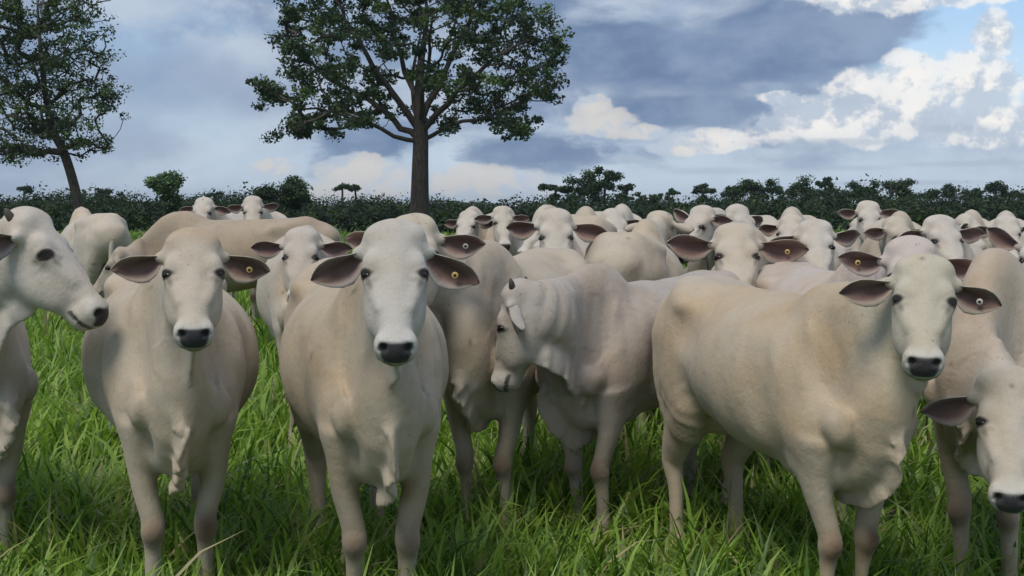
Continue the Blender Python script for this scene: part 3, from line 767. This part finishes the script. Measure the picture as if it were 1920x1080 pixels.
    if horn:
        for s in (1, -1):
            hl = horn
            P = [HP(.02, s*.060, -.075), HP(.005, s*.075, -.07), HP(-.015*1-hl*.4, s*(.088), -.065), HP(-.02-hl*.8, s*.092, -.06)]
            tv, tf = tube(np.array(P)*scale, np.array([.019, .017, .013, .004])*k_*scale, 10)
            link('horn', make_mesh('horn', tv, tf, None, MAT['horn']), top)
    if tail:
        sw = rng.uniform(-.03, .03)
        P = [(-1.30, 0, 1.20), (-1.375, 0, 1.17), (-1.41, sw*.3, 1.08), (-1.405, sw*.6, .92), (-1.39, sw, .75), (-1.375, sw*1.3, .62), (-1.37, sw*1.5, .52), (-1.37, sw*1.6, .40)]
        A = catmull(P, 3); r = np.interp(np.linspace(0, 1, len(A)), [0, .1, .3, .65, .72, .85, 1], [.045, .036, .026, .017, .03, .034, .006])
        tv, tf = tube(A*scale, r*scale, 9)
        tc = np.tile(c0, (len(tv), 1)); dk = tv[:, 2] < .62*scale; tc[dk] = (.06, .05, .045)
        link('tail', make_mesh('tail', tv, tf, tc, MAT['coat']), top)
    return top
# ---------------------------------------------------------------- trees
def leaf_quads(centres, radii, per, size, rng, flat=.6, up=.35):
    """clumps of small leaf faces, random normals, spread through every clump's volume"""
    n = len(centres)
    idx = np.repeat(np.arange(n), per); m = len(idx)
    d = rng.randn(m, 3); d /= np.linalg.norm(d, axis=1)[:, None]
    rr = rng.rand(m)**.45
    p = centres[idx]+d*(rr*radii[idx])[:, None]*np.array([1, 1, flat])
    nrm_ = rng.randn(m, 3); nrm_[:, 2] += up*2; nrm_ += d*.8; nrm_ /= np.linalg.norm(nrm_, axis=1)[:, None]
    t = np.cross(nrm_, rng.randn(m, 3)); t /= np.linalg.norm(t, axis=1)[:, None]+1e-9; b = np.cross(nrm_, t)
    s = size*(.55+.9*rng.rand(m))
    a = t*s[:, None]; bb = b*(s*.55)[:, None]
    v = np.stack([p-a, p-bb*1.0+a*.1, p+a, p+bb+a*.1], 1).reshape(-1, 3)
    f = np.arange(4*m).reshape(-1, 4)
    return v, f, idx
def limb_mesh(nodes, par, r, seg=7):
    """one tube per parent-child link chain"""
    V_, F_ = [], []; o = 0
    ch = {}
    for i, p in enumerate(par):
        if p >= 0: ch.setdefault(p, []).append(i)
    def chain(start, nxt):
        out = [start, nxt]; c = nxt
        while c in ch:
            c = max(ch[c], key=lambda q: r[q]); out.append(c)
        return out
    done = set()
    for p in range(len(nodes)):
        for c in ch.get(p, []):
            if (p, c) in done: continue
            big = max(ch[p], key=lambda q: r[q])
            if par[p] >= 0 and c == big: continue
            L = chain(p, c)
            for a, b in zip(L, L[1:]): done.add((a, b))
            P = nodes[L]; R = r[L].copy()
            if par[p] >= 0: R[0] = R[1]
            if len(P) < 2: continue
            v, f = tube(P, R, seg if R.max() > .06 else 4)
            V_.append(v); F_.append(f+o); o += len(v)
    return np.vstack(V_), np.vstack(F_)
def grow_tree(trunk_pts, trunk_r, attract, rng, rpow=.48, tip=.018, curve=.12, zmin=None, limbs=()):
    """connect attractors to the nearest lower/inner node; radii from the number of tips carried"""
    nodes = [np.array(p, float) for p in catmull(trunk_pts, 4)]; par = list(range(-1, len(nodes)-1)); ntr = len(nodes)
    lr = []
    for lp, r0, r1 in limbs:                              # main limbs leaving the trunk
        L_ = catmull(np.array(lp), 3); j = int(np.argmin([np.linalg.norm(q-L_[0]) for q in nodes])); prev = j
        for q, p in enumerate(L_[1:]):
            nodes.append(p+rng.randn(3)*.10); par.append(prev); prev = len(nodes)-1
            lr.append(r0+(r1-r0)*(q+1)/len(L_))
    nfix = len(nodes)
    axis = np.array(nodes); top = axis[-1]
    startz = zmin if zmin is not None else axis[0][2]
    order = np.argsort([np.linalg.norm(axis-a, axis=1).min() for a in attract])
    tips = []
    for k in order:
        A = attract[k]; N = np.array(nodes)
        d = N-A; dist = np.linalg.norm(d, axis=1)
        rise = A[2]-N[:, 2]
        cost = dist+np.where(rise < 0.15*dist, .9*(0.15*dist-rise), 0)+np.where(N[:, 2] < startz, 50, 0)
        j = int(np.argmin(cost)); L = dist[j]; q = max(2, int(L/.8)+1); prev = j
        side = rng.randn(3)*curve*L; side[2] = -abs(side[2])*.6
        for s in range(1, q+1):
            t = s/q; p = nodes[j]*(1-t)+A*t+side*math.sin(math.pi*t)+rng.randn(3)*.03*min(L, 2)*(s < q)
            nodes.append(p); par.append(prev); prev = len(nodes)-1
        tips.append(prev)
    nodes = np.array(nodes); cnt = np.zeros(len(nodes)); cnt[tips] = 1
    for i in range(len(nodes)-1, 0, -1):
        if par[i] >= 0 and i >= ntr: cnt[par[i]] += cnt[i]
    for i in range(ntr-1, 0, -1): cnt[i-1] += cnt[i]
    r = tip*np.maximum(cnt, 1)**rpow
    tr = catmull(np.array(trunk_r)[:, None], 4)[:, 0]
    r[:ntr] = tr
    if lr: r[ntr:nfix] = lr
    r[nfix:] = np.minimum(r[nfix:], tr.max()*(.16 if lr else .62))
    return nodes, par, r
GREENS = [(.026, .050, .020), (.044, .078, .024), (.068, .112, .030), (.034, .062, .030)]
def leaf_colors(idx, rng, tint=(1, 1, 1), ncl=None):
    n = idx.max()+1; base = np.array(GREENS)[rng.randint(0, 4, n)]*np.array(tint)*(.75+.6*rng.rand(n, 1))
    c = base[idx]*(.7+.6*rng.rand(len(idx), 1)); return np.repeat(c, 4, axis=0)
def tree(name, label, trunk, trunk_r, attract, clump_r, per, size, seed, tint=(1, 1, 1), group=None, zmin=None, flat=.6, tip=.018, curve=.12, limbs=()):
    rng = np.random.RandomState(seed)
    root = link(name, None, None, label, 'tree', group); b = np.array(trunk[0], float)
    root.location = b
    trunk = [np.array(p, float)-b for p in trunk]; attract = np.array(attract)-b
    nodes, par, r = grow_tree(trunk, trunk_r, attract, rng, tip=tip, zmin=None if zmin is None else zmin-b[2], curve=curve, limbs=[([np.array(q)-b for q in lp], r0, r1) for lp, r0, r1 in limbs])
    v, f = limb_mesh(nodes, par, r)
    link('trunk', make_mesh('trunk', v, f, None, MAT['bark']), root)
    cr = clump_r*(.6+.7*rng.rand(len(attract)))
    v, f, idx = leaf_quads(attract, cr, per, size, rng, flat)
    link('crown', make_mesh('crown', v, f, leaf_colors(idx, rng, tint), MAT['leaf'], False), root)
    return root
def crown_points(n, centre, rad, rng, lumps=26, lump_r=.30, under=-.35, shell=.35):
    """attractors gathered in lumps through a dome shaped crown"""
    out = []
    for k in range(lumps):
        while True:
            d = rng.randn(3); d /= np.linalg.norm(d)
            if d[2] > under: break
        rr = shell+(1-shell)*rng.rand()**.6
        c = np.array(centre)+d*rr*np.array(rad)
        m = max(3, int(n/lumps*(.5+rng.rand())))
        q = rng.randn(m, 3)*lump_r*np.array([1, 1, .55])*min(rad[0], rad[2])*.5
        out.append(c+q)
    return np.vstack(out)
def build_trees():
    rng = np.random.RandomState(5)
    # large pasture tree
    Y = 85.0; b = at(787, 392, Y); bz = float(terrain(b[0], Y))
    P = lambda px, py, dy=0: np.array(at(px, py, Y+dy))
    trunk = [np.array([b[0], Y, bz-.1]), P(787, 385), P(788, 310), P(789, 250), P(786, 180), P(790, 110), P(800, 40), P(796, -40)]
    tr = [.95, .66, .56, .50, .34, .24, .15, .07]
    LB = [([(787, 262, 0), (735, 222, .5), (660, 170, 1), (590, 120, 1.5), (545, 70, 2)], .24, .06), ([(788, 245, 0), (725, 160, -1), (670, 75, -2), (620, -10, -3)], .25, .06),
          ([(788, 255, 0), (840, 195, -1), (905, 130, -2), (985, 75, -3)], .25, .06), ([(787, 225, 0), (835, 130, 1), (880, 40, 2.5), (905, -50, 3)], .24, .06),
          ([(787, 195, 0), (750, 95, 2), (725, -10, 4)], .22, .06), ([(788, 272, 0), (715, 243, -1.5), (635, 215, -2.5), (565, 205, -3)], .17, .05), ([(787, 262, 0), (865, 228, 2), (945, 208, 3), (1000, 175, 3)], .16, .05),
          ([(787, 235, 0), (800, 140, -3), (810, 30, -6)], .2, .05), ([(787, 235, 0), (770, 150, 4), (790, 60, 7)], .2, .05)]
    LB = [([P(*q) for q in lp], a_, b_) for lp, a_, b_ in LB]
    pts = []
    lumps = [(560, 235, 62, 24), (520, 175, 40, 30), (585, 175, 60, 40), (560, 105, 55, 40), (575, 30, 60, 45), (650, 120, 60, 45), (640, 50, 70, 45), (655, 190, 60, 30), (720, 90, 60, 50), (700, 20, 70, 50), (720, 175, 50, 35), (780, 30, 70, 50), (840, 90, 60, 50), (830, 170, 50, 40), (870, 20, 70, 50), (900, 140, 60, 45), (930, 75, 60, 45), (960, 20, 70, 40), (975, 165, 55, 40), (1005, 105, 50, 45), (1015, 45, 40, 40), (1020, 150, 36, 36), (960, 225, 38, 28), (905, 205, 45, 25), (855, 225, 40, 18), (690, 222, 40, 18), (620, 225, 40, 22), (780, -50, 160, 50), (640, -40, 90, 50), (920, -45, 90, 50), (780, 140, 50, 40), (975, 245, 20, 14), (575, 252, 22, 12), (545, 60, 30, 40), (505, 178, 18, 14), (780, -110, 120, 40)]
    for px, py, rx, ry in lumps:
        m = int(5+rx*ry/210)
        wx = abs(px-780)/290.0
        depth = 9.0*math.sqrt(max(.05, 1-min(1, wx*wx)))
        nsub = 3 if wx < .75 else 2
        for q in range(nsub):
            dy = (rng.rand()*2-1)*depth
            c = P(px+rng.randn()*6, py+rng.randn()*5, dy)
            s = Y/FPX
            pts.append(c+np.clip(rng.randn(max(3, int(m*1.25/nsub)), 3), -1.9, 1.9)*np.array([rx*s*.54, 1.1, ry*s*.56]))
    pts = np.vstack(pts)
    tree('shade_tree', 'tall broad shade tree with dark leafy crown rising behind the herd', trunk, tr, pts, .72, 84, .125, 21, zmin=6.4, flat=.6, tip=.024, curve=.10, limbs=LB)
    # leaning tree on the left
    Y = 66.0
    P = lambda px, py, dy=0: np.array(at(px, py, Y+dy))
    b = at(156, 440, Y); trunk = [np.array([b[0], Y, float(terrain(b[0], Y))-.1]), P(153, 420), P(139, 350), P(119, 285), P(97, 240), P(84, 170), P(76, 90), P(70, 10)]
    tr = [.33, .29, .26, .24, .20, .15, .11, .06]
    lumps = [(70, 40, 70, 45), (140, 30, 45, 40), (20, 60, 50, 50), (155, 95, 40, 40), (90, 110, 60, 45), (30, 130, 60, 45), (170, 180, 42, 34), (110, 180, 55, 40), (40, 200, 60, 40), (150, 235, 42, 28), (80, 240, 55, 26), (20, 260, 45, 26), (-40, 110, 60, 70), (-60, 200, 60, 50), (-20, 20, 60, 50), (60, -40, 90, 50), (60, -90, 60, 30), (35, 285, 35, 14), (160, 270, 30, 16), (205, 180, 12, 16), (120, 5, 40, 30), (-30, 280, 40, 20)]
    pts = []
    for px, py, rx, ry in lumps:
        for q in range(2):
            c = P(px+rng.randn()*6, py+rng.randn()*5, rng.uniform(-4, 4)); s = Y/FPX
            pts.append(c+np.clip(rng.randn(int(7+rx*ry/260), 3), -1.9, 1.9)*np.array([rx*s*.66, .9, ry*s*.66]))
    tree('leaning_tree', 'tall leaning tree with airy grey-green crown at the left edge', trunk, tr, np.vstack(pts), .50, 44, .082, 22, tint=(1.25, 1.2, 1.35), zmin=4.2, flat=.7, tip=.02)
    # trees on the skyline: (px, base-top py, crown half width px, crown half height px, distance, label, shape)
    S = [(315, 352, 30, 20, 105, 'pale grey-green bushy tree on the skyline left of the herd', 1),
         (533, 362, 36, 20, 120, 'dark rounded tree on the skyline behind the two far left cow heads', 0),
         (642, 357, 11, 8, 200, 'small tree with flat round crown, left of the pair beside the shade tree', 2),
         (666, 358, 8, 7, 200, 'small tree with round crown, right of the pair beside the shade tree', 2),
         (203, 372, 26, 10, 190, 'low dark tree on the skyline right of the leaning trunk', 0),
         (45, 362, 9, 8, 220, 'tiny dark tree on the skyline at far left', 2),
         (1042, 360, 22, 11, 170, 'flat-topped dark tree left of the tallest skyline tree', 2),
         (1095, 350, 30, 18, 170, 'broad dark skyline tree below the tallest crown', 0),
         (1135, 334, 16, 14, 170, 'tallest dark tree of the skyline clump right of the shade tree', 2),
         (1172, 358, 14, 8, 180, 'small dark tree just right of the tallest skyline tree', 2),
         (1255, 366, 14, 6, 210, 'low solitary tree on the skyline beneath the small cumulus', 2),
         (1318, 362, 20, 9, 200, 'spreading dark skyline tree above the pair of cow heads', 2),
         (1375, 362, 18, 11, 190, 'dark tree left of the rounded skyline clump', 0),
         (1420, 355, 26, 15, 190, 'large rounded dark skyline tree above the big-eared cow', 0),
         (1468, 364, 14, 8, 200, 'small spreading tree between two larger skyline trees', 2),
         (1502, 358, 17, 15, 185, 'upright dark skyline tree beside the one with a ball crown', 0),
         (1547, 350, 11, 8, 185, 'thin-stemmed skyline tree with a small ball crown', 2),
         (1550, 368, 26, 10, 190, 'low wide dark tree beneath the ball-crowned skyline tree', 0),
         (1612, 362, 28, 13, 190, 'broad dark skyline tree left of the two merged crowns', 0),
         (1670, 357, 30, 15, 190, 'wide dark skyline tree behind the far upright cow head', 0),
         (1735, 368, 24, 9, 200, 'low dark tree with a gap beside the narrow spire tree', 0),
         (1780, 366, 10, 13, 200, 'narrow spire-like skyline tree on the right', 0),
         (1822, 370, 24, 11, 200, 'low rounded skyline tree left of the tall right-hand one', 0),
         (1868, 360, 13, 13, 190, 'tall thin skyline tree near the right edge', 2),
         (1898, 374, 18, 9, 190, 'small dark skyline tree at the right edge', 2),
         (1210, 372, 30, 7, 200, 'low spreading tree below the distant blue hill', 0),
         (405, 372, 12, 6, 180, 'small dark skyline tree behind the cow heads left of centre', 2)]
    for i, (px, py, rx, ry, Y, lab, sh) in enumerate(S):
        r2 = np.random.RandomState(100+i); s = Y/FPX
        rx *= 1.35; ry *= 1.4; c = np.array(at(px, py-3, Y)); gz = float(terrain(c[0], Y)); rad = (rx*s, rx*s*.8, ry*s)
        n = int(26+rx*ry*.14)
        if sh == 2: pts = crown_points(n, c, rad, r2, lumps=8, lump_r=.30, under=-.15, shell=.3)
        else: pts = crown_points(n, c-np.array([0, 0, .0]), (rad[0], rad[1], rad[2]*1.05), r2, lumps=12, lump_r=.38, under=-.7, shell=.25)
        if sh == 0 or px not in (642, 666, 1547, 45):   # skirt reaching lower
            q = crown_points(n//2, c-np.array([0, 0, rad[2]*1.2]), (rad[0]*(.95 if sh == 0 else .5), rad[1]*.85, rad[2]*.8), r2, lumps=6, lump_r=.4, under=-.9); pts = np.vstack([pts, q])
        lean = r2.uniform(-.4, .4)
        trunk = [np.array([c[0]+lean, Y, gz-.1]), np.array([c[0]+lean*.6, Y, gz+(c[2]-gz)*.4]), np.array([c[0], Y, c[2]-rad[2]*.2]), c+np.array([0, 0, rad[2]*.5])]
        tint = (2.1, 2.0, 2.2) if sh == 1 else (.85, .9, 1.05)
        tree('skyline_tree', lab, trunk, [.26, .2, .15, .06], pts, max(.36, min(rad[2], rad[0])*.50), 30 if sh != 1 else 34, .16 if Y > 150 else .13, 200+i, tint=tint, group='trees along the skyline', flat=.7, tip=.02)
    # scrub belt: one unbroken mass of bushes
    n = 900; Y = 118+95*rng.rand(n)**1.2; px = rng.uniform(-300, 2220, n); X = (px-960)/FPX*Y
    h = (2.5+.9*rng.rand(n)+.45*np.sin(px*.013)*np.sin(px*.0047+1)+.012*(Y-118))*(1+.18*rng.randn(n))*(1-.38*np.exp(-((px-880)/110.)**2))*(1-.2*np.exp(-((px-1235)/70.)**2))
    n2 = 260; Y2 = 82+34*rng.rand(n2); px2 = np.where(rng.rand(n2) < .75, rng.uniform(850, 2220, n2), rng.uniform(-300, 700, n2)); h2 = (1.35+.6*rng.rand(n2))*(1-.25*np.exp(-((px2-880)/110.)**2))
    Y = np.concatenate([Y, Y2]); h = np.concatenate([h, h2]); X = np.concatenate([X, (px2-960)/FPX*Y2]); n = len(X)
    gz = terrain(X, Y)
    C = []; R = []
    for k in range(n):
        for q in range(4):
            C.append((X[k]+rng.randn()*1.5, Y[k]+rng.randn()*1.2, gz[k]+h[k]*(.25+.5*rng.rand()))); R.append(h[k]*rng.uniform(.30, .48))
    v, f, idx = leaf_quads(np.array(C), np.array(R), 36, .18, rng, .8)
    tint = (.50, .53, .48)
    link('scrub', make_mesh('scrub', v, f, leaf_colors(idx, rng, tint), MAT['leaf'], False), label='dark green band of scrub along the far edge of the pasture', cat='scrub', kind='stuff')
build_trees()
# ---------------------------------------------------------------- the herd
def X(px, Y): return (px-960)/FPX*Y
NEAR = (.0132, .0068); NEAR2 = (.0162, .0079); NEAR3 = (.020, .0084); MID = (.027, .0104); FAR = (.040, .016)
CREAM = (.51, .455, .37); WHITE = (.55, .51, .45); TAN = (.44, .36, .26); GREY = (.445, .405, .375); YEL = (.51, .445, .35)
H = [
 # front row
 dict(label='cream cow facing the camera with tan poll and yellow ring tag, second from left', eye=at(362, 512, 4.05), face=14, root=(-1.22, 4.62), heading=17, hs=.90, coat=CREAM, poll_tan=.8, tag=(1, 'tag_yellow'), pitch=38, ear=((18, 0), (14, 5)), belly=1.06, dphase=1.0, seed=1, feet=(.0, .03, .05, -.04)),
 dict(label='large pale cow staring straight at the camera in the centre left foreground', eye=at(740, 512, 3.85), face=6, root=(-.47, 4.45), heading=13, hs=.94, coat=(.48, .42, .33), tag=(1, 'tag_yellow'), pitch=37, ear=((30, 5), (28, 5)), earl=1.06, dphase=2.2, frill=1.2, dewlap=1.05, seed=2, head_col=(.53, .515, .49), feet=(.02, -.02, .0, .05)),
 dict(label='yellowish cream cow standing at an angle, head turned to the camera, white ring tag', eye=at(1733, 563, 4.02), face=-12, root=(1.165, 4.52), heading=18, scale=.94, hs=.97, hump=.25, coat=YEL, tag=(1, 'tag_white'), pitch=40, roll=-3, ear=((20, 5), (14, 8)), dphase=.4, frill=.8, seed=3, mottle=1.5, head_col=(.52, .485, .40), feet=(-.02, .05, .06, -.05), belly=1.0),
 dict(label='white cow in profile looking right at the left edge of the picture', eye=at(112, 474, 4.5), face=82, root=(-2.16, 5.1), heading=40, hs=1.0, coat=WHITE, pitch=36, ear=((12, -30), (8, -35)), horn=.02, dphase=.2, res=NEAR2, seed=4, dewlap=1.15),
 dict(label='greyish humped cow in the middle with lowered head turned away to the left', eye=at(948, 612, 5.40), face=-112, root=(.38, 5.82), heading=-40, hs=1.0, coat=GREY, pitch=8, ear=((30, -35), (30, -35)), horn=.03, hump=1.1, dewlap=1.6, frill=.3, fat=1.02, dphase=1.5, res=NEAR2, seed=5, scale=.92, head_col=(.46, .43, .40), feet=(.03, -.02, 0, 0)),
 dict(label='cow lowering its head at the right edge, pink inside its ear', eye=at(1893, 792, 4.15), face=-18, root=(1.83, 4.85), heading=-38, hs=.98, coat=(.48, .42, .35), pitch=36, ear=((18, 0), (18, 5)), res=NEAR2, seed=6, dphase=.6, head_col=(.54, .51, .46), neck_drop=.1),
 dict(label='pale cow standing right behind the centre left cow, only ears and forehead showing', eye=at(772, 478, 5.25), face=0, root=(-.11, 5.80), heading=-17, hs=1.05, coat=(.49, .435, .355), tag=(1, 'tag_white'), pitch=36, ear=((6, 0), (0, 0)), res=NEAR3, seed=7, dphase=.8),
 dict(label='white cow behind the angled cow, forehead and ear with yellow tag above its poll', eye=at(1718, 520, 5.2), face=-4, root=(1.60, 5.85), heading=6, scale=.95, hs=1.06, coat=(.53, .475, .435), tag=(-1, 'tag_yellow'), pitch=34, ear=((10, 5), (-4, 5)), res=NEAR3, seed=8),
 dict(label='cow with very wide ears and yellow tag above the rump of the angled cow', eye=at(1383, 480, 6.75), face=-4, root=(1.40, 7.5), heading=-14, hs=1.18, coat=CREAM, tag=(1, 'tag_yellow'), pitch=42, ear=((6, 5), (-2, 5)), seed=9, res=MID, earl=1.2),
 # second rows
 dict(label='pale cow facing the camera in the gap between the two front-facing cows', eye=at(563, 482, 7.1), face=4, root=(-1.24, 7.75), heading=10, hs=1.0, coat=(.50, .455, .395), pitch=36, ear=((6, -5), (4, -5)), seed=10, res=MID),
 dict(label='white-faced cow with brown ears looking over the rump right of centre', eye=at(1043, 445, 7.6), face=0, root=(.30, 8.25), heading=-6, hs=1.0, coat=WHITE, pitch=32, ear=((12, 5), (4, -20)), seed=12, res=MID, earl=1.15),
 dict(label='pale rump of a cow turned away, behind the greyish humped cow', eye=at(1250, 430, 9.6), face=150, root=(.92, 8.75), heading=166, hs=1.0, coat=CREAM, pitch=45, seed=13, res=MID),
 dict(label='pale cow with dark ears facing the camera behind the white rump right of centre', eye=at(1533, 462, 7.4), face=-3, root=(1.90, 8.05), heading=-13, hs=1.0, coat=WHITE, pitch=36, ear=((-4, -10), (18, 5)), seed=14, res=MID),
 dict(label='cow at the right edge with one ear reaching into the picture', eye=at(1948, 488, 6.3), face=-25, root=(2.86, 6.85), heading=-28, hs=1.0, coat=WHITE, pitch=36, ear=((10, 0), (-28, 5)), seed=15, res=MID),
 dict(label='white cow behind the right-hand cows with brown ear spread to the right', eye=at(1778, 452, 7.7), face=8, root=(2.85, 8.35), heading=-19, hs=1.0, coat=WHITE, pitch=38, ear=((4, 5), (14, 0)), seed=16, res=MID),
 # far rows
 dict(label='tan brown cow standing side-on with lowered head behind the front-facing cream cow', eye=at(203, 500, 11.5), face=-85, root=(X(345, 11.7), 11.7), heading=-89, hs=1.0, coat=(.42, .35, .275), head_col=(.42, .37, .32), pitch=30, seed=17, res=MID, hump=.8, mottle=.7),
 dict(label='white rump of a cow turned away beside the tan brown cow', eye=at(150, 450, 14.6), face=-150, root=(-4.55, 13.55), heading=-150, hs=1.0, coat=WHITE, pitch=40, seed=18, res=FAR),
 dict(label='far cow head on the left of the two above the tan brown back', eye=at(377, 399, 13.6), face=-5, root=(-3.32, 14.3), heading=-4, coat=WHITE, pitch=36, ear=((14, 0), (14, 0)), seed=19, res=FAR),
 dict(label='far cow head on the right of the two above the tan brown back', eye=at(474, 398, 13.6), face=10, root=(-2.80, 14.3), heading=6, coat=WHITE, pitch=34, ear=((0, -10), (10, 0)), seed=20, res=FAR),
 dict(label='far small cow head partly hidden, left of the two right of the centre left cow', eye=at(872, 424, 13.0), face=-18, root=(-.42, 13.7), heading=-15, coat=WHITE, pitch=36, seed=21, res=FAR),
 dict(label='far small cow head, right of the two right of the centre left cow', eye=at(944, 418, 12.9), face=6, root=(-.06, 13.6), heading=4, coat=WHITE, pitch=36, ear=((8, 0), (8, 0)), seed=22, res=FAR),
 dict(label='far white cow with one dark ear showing above the back in the middle', eye=at(1158, 428, 10.8), face=15, root=(.98, 11.45), heading=-4, coat=WHITE, pitch=38, ear=((12, 0), (0, -20)), seed=23, res=FAR),
 dict(label='far cow head turned to the left with raised pointed ear behind the wide-eared cow', eye=at(1298, 425, 9.8), face=-48, root=(1.66, 10.5), heading=-30, coat=WHITE, pitch=36, ear=((4, 0), (-20, 10)), seed=24, res=FAR),
 dict(label='far cow head turned to the right just behind the wide-eared cow', eye=at(1402, 422, 10.0), face=35, root=(1.88, 10.7), heading=-8, coat=WHITE, pitch=36, ear=((10, 0), (2, 0)), seed=25, res=FAR),
 dict(label='far upright cow with ears straight out and dark nose, highest head on the right', eye=at(1632, 412, 12.2), face=-4, root=(3.62, 12.9), heading=-17, hs=1.05, coat=WHITE, pitch=32, ear=((2, 5), (2, 5)), seed=26, res=FAR),
 dict(label='far white cow head facing away near the right edge', eye=at(1842, 436, 10.6), face=60, root=(4.05, 11.3), heading=-19, coat=WHITE, pitch=40, ear=((4, 0), (4, 0)), seed=27, res=FAR),
 dict(label='far cow head closest to the right edge below the skyline', eye=at(1892, 440, 10.2), face=-10, root=(4.2, 10.9), heading=-22, coat=WHITE, pitch=38, ear=((10, 0), (10, 0)), seed=28, res=FAR),
 dict(label='pale rump facing the camera between the white-faced cow and the far dark ear', eye=at(1120, 440, 11.9), face=172, root=(.62, 10.75), heading=176, coat=CREAM, pitch=45, seed=31, res=FAR),
 dict(label='far cow head just above the back of the pale cow with dark ears', eye=at(1478, 438, 10.2), face=-24, root=(2.38, 10.9), heading=-16, coat=WHITE, pitch=38, ear=((10, 0), (6, -5)), seed=32, res=FAR),
 dict(label='far cow head low behind the poll of the white cow with yellow left tag', eye=at(1698, 446, 9.7), face=22, root=(3.15, 10.4), heading=-14, coat=CREAM, pitch=38, ear=((14, 0), (6, 0)), seed=33, res=FAR),
 dict(label='far pale cow looking left, small head between the two pairs in the centre', eye=at(1003, 432, 11.6), face=-52, root=(.34, 12.3), heading=-30, coat=WHITE, pitch=38, ear=((12, 0), (6, 0)), seed=34, res=FAR),
]
WARM = np.array([1.03, 1.0, .985])
for kw in H:
    kw['coat'] = tuple(np.array(kw.get('coat', CREAM))*WARM)
    if 'head_col' in kw: kw['head_col'] = tuple(np.array(kw['head_col'])*np.array([1.04, 1.01, .97]))
    kw.setdefault('res', NEAR)
    build_cow(**kw)
print('herd done', time.time()-T0, sum(len(m.polygons) for m in bpy.data.meshes))
# ---------------------------------------------------------------- haze
def build_haze():
    v = [(x, y, z) for x in (-5300, 5300) for y in (-60, 5300) for z in (-6, 48)]
    f = [(0, 1, 3, 2), (4, 6, 7, 5), (0, 4, 5, 1), (2, 3, 7, 6), (0, 2, 6, 4), (1, 5, 7, 3)]
    m = bpy.data.materials.new('haze'); m.use_nodes = True; nt = m.node_tree
    for n in list(nt.nodes):
        if n.type == 'BSDF_PRINCIPLED': nt.nodes.remove(n)
    pv = nt.nodes.new('ShaderNodeVolumePrincipled'); pv.inputs['Color'].default_value = (.78, .86, .96, 1); pv.inputs['Density'].default_value = .00016; pv.inputs['Anisotropy'].default_value = .2
    nt.links.new(pv.outputs[0], nt.nodes['Material Output'].inputs['Volume'])
    link('haze', make_mesh('haze', np.array(v, float), np.array(f), None, m, False), label='thin bluish haze over the distant woods and hills', cat='haze', kind='stuff')
build_haze()
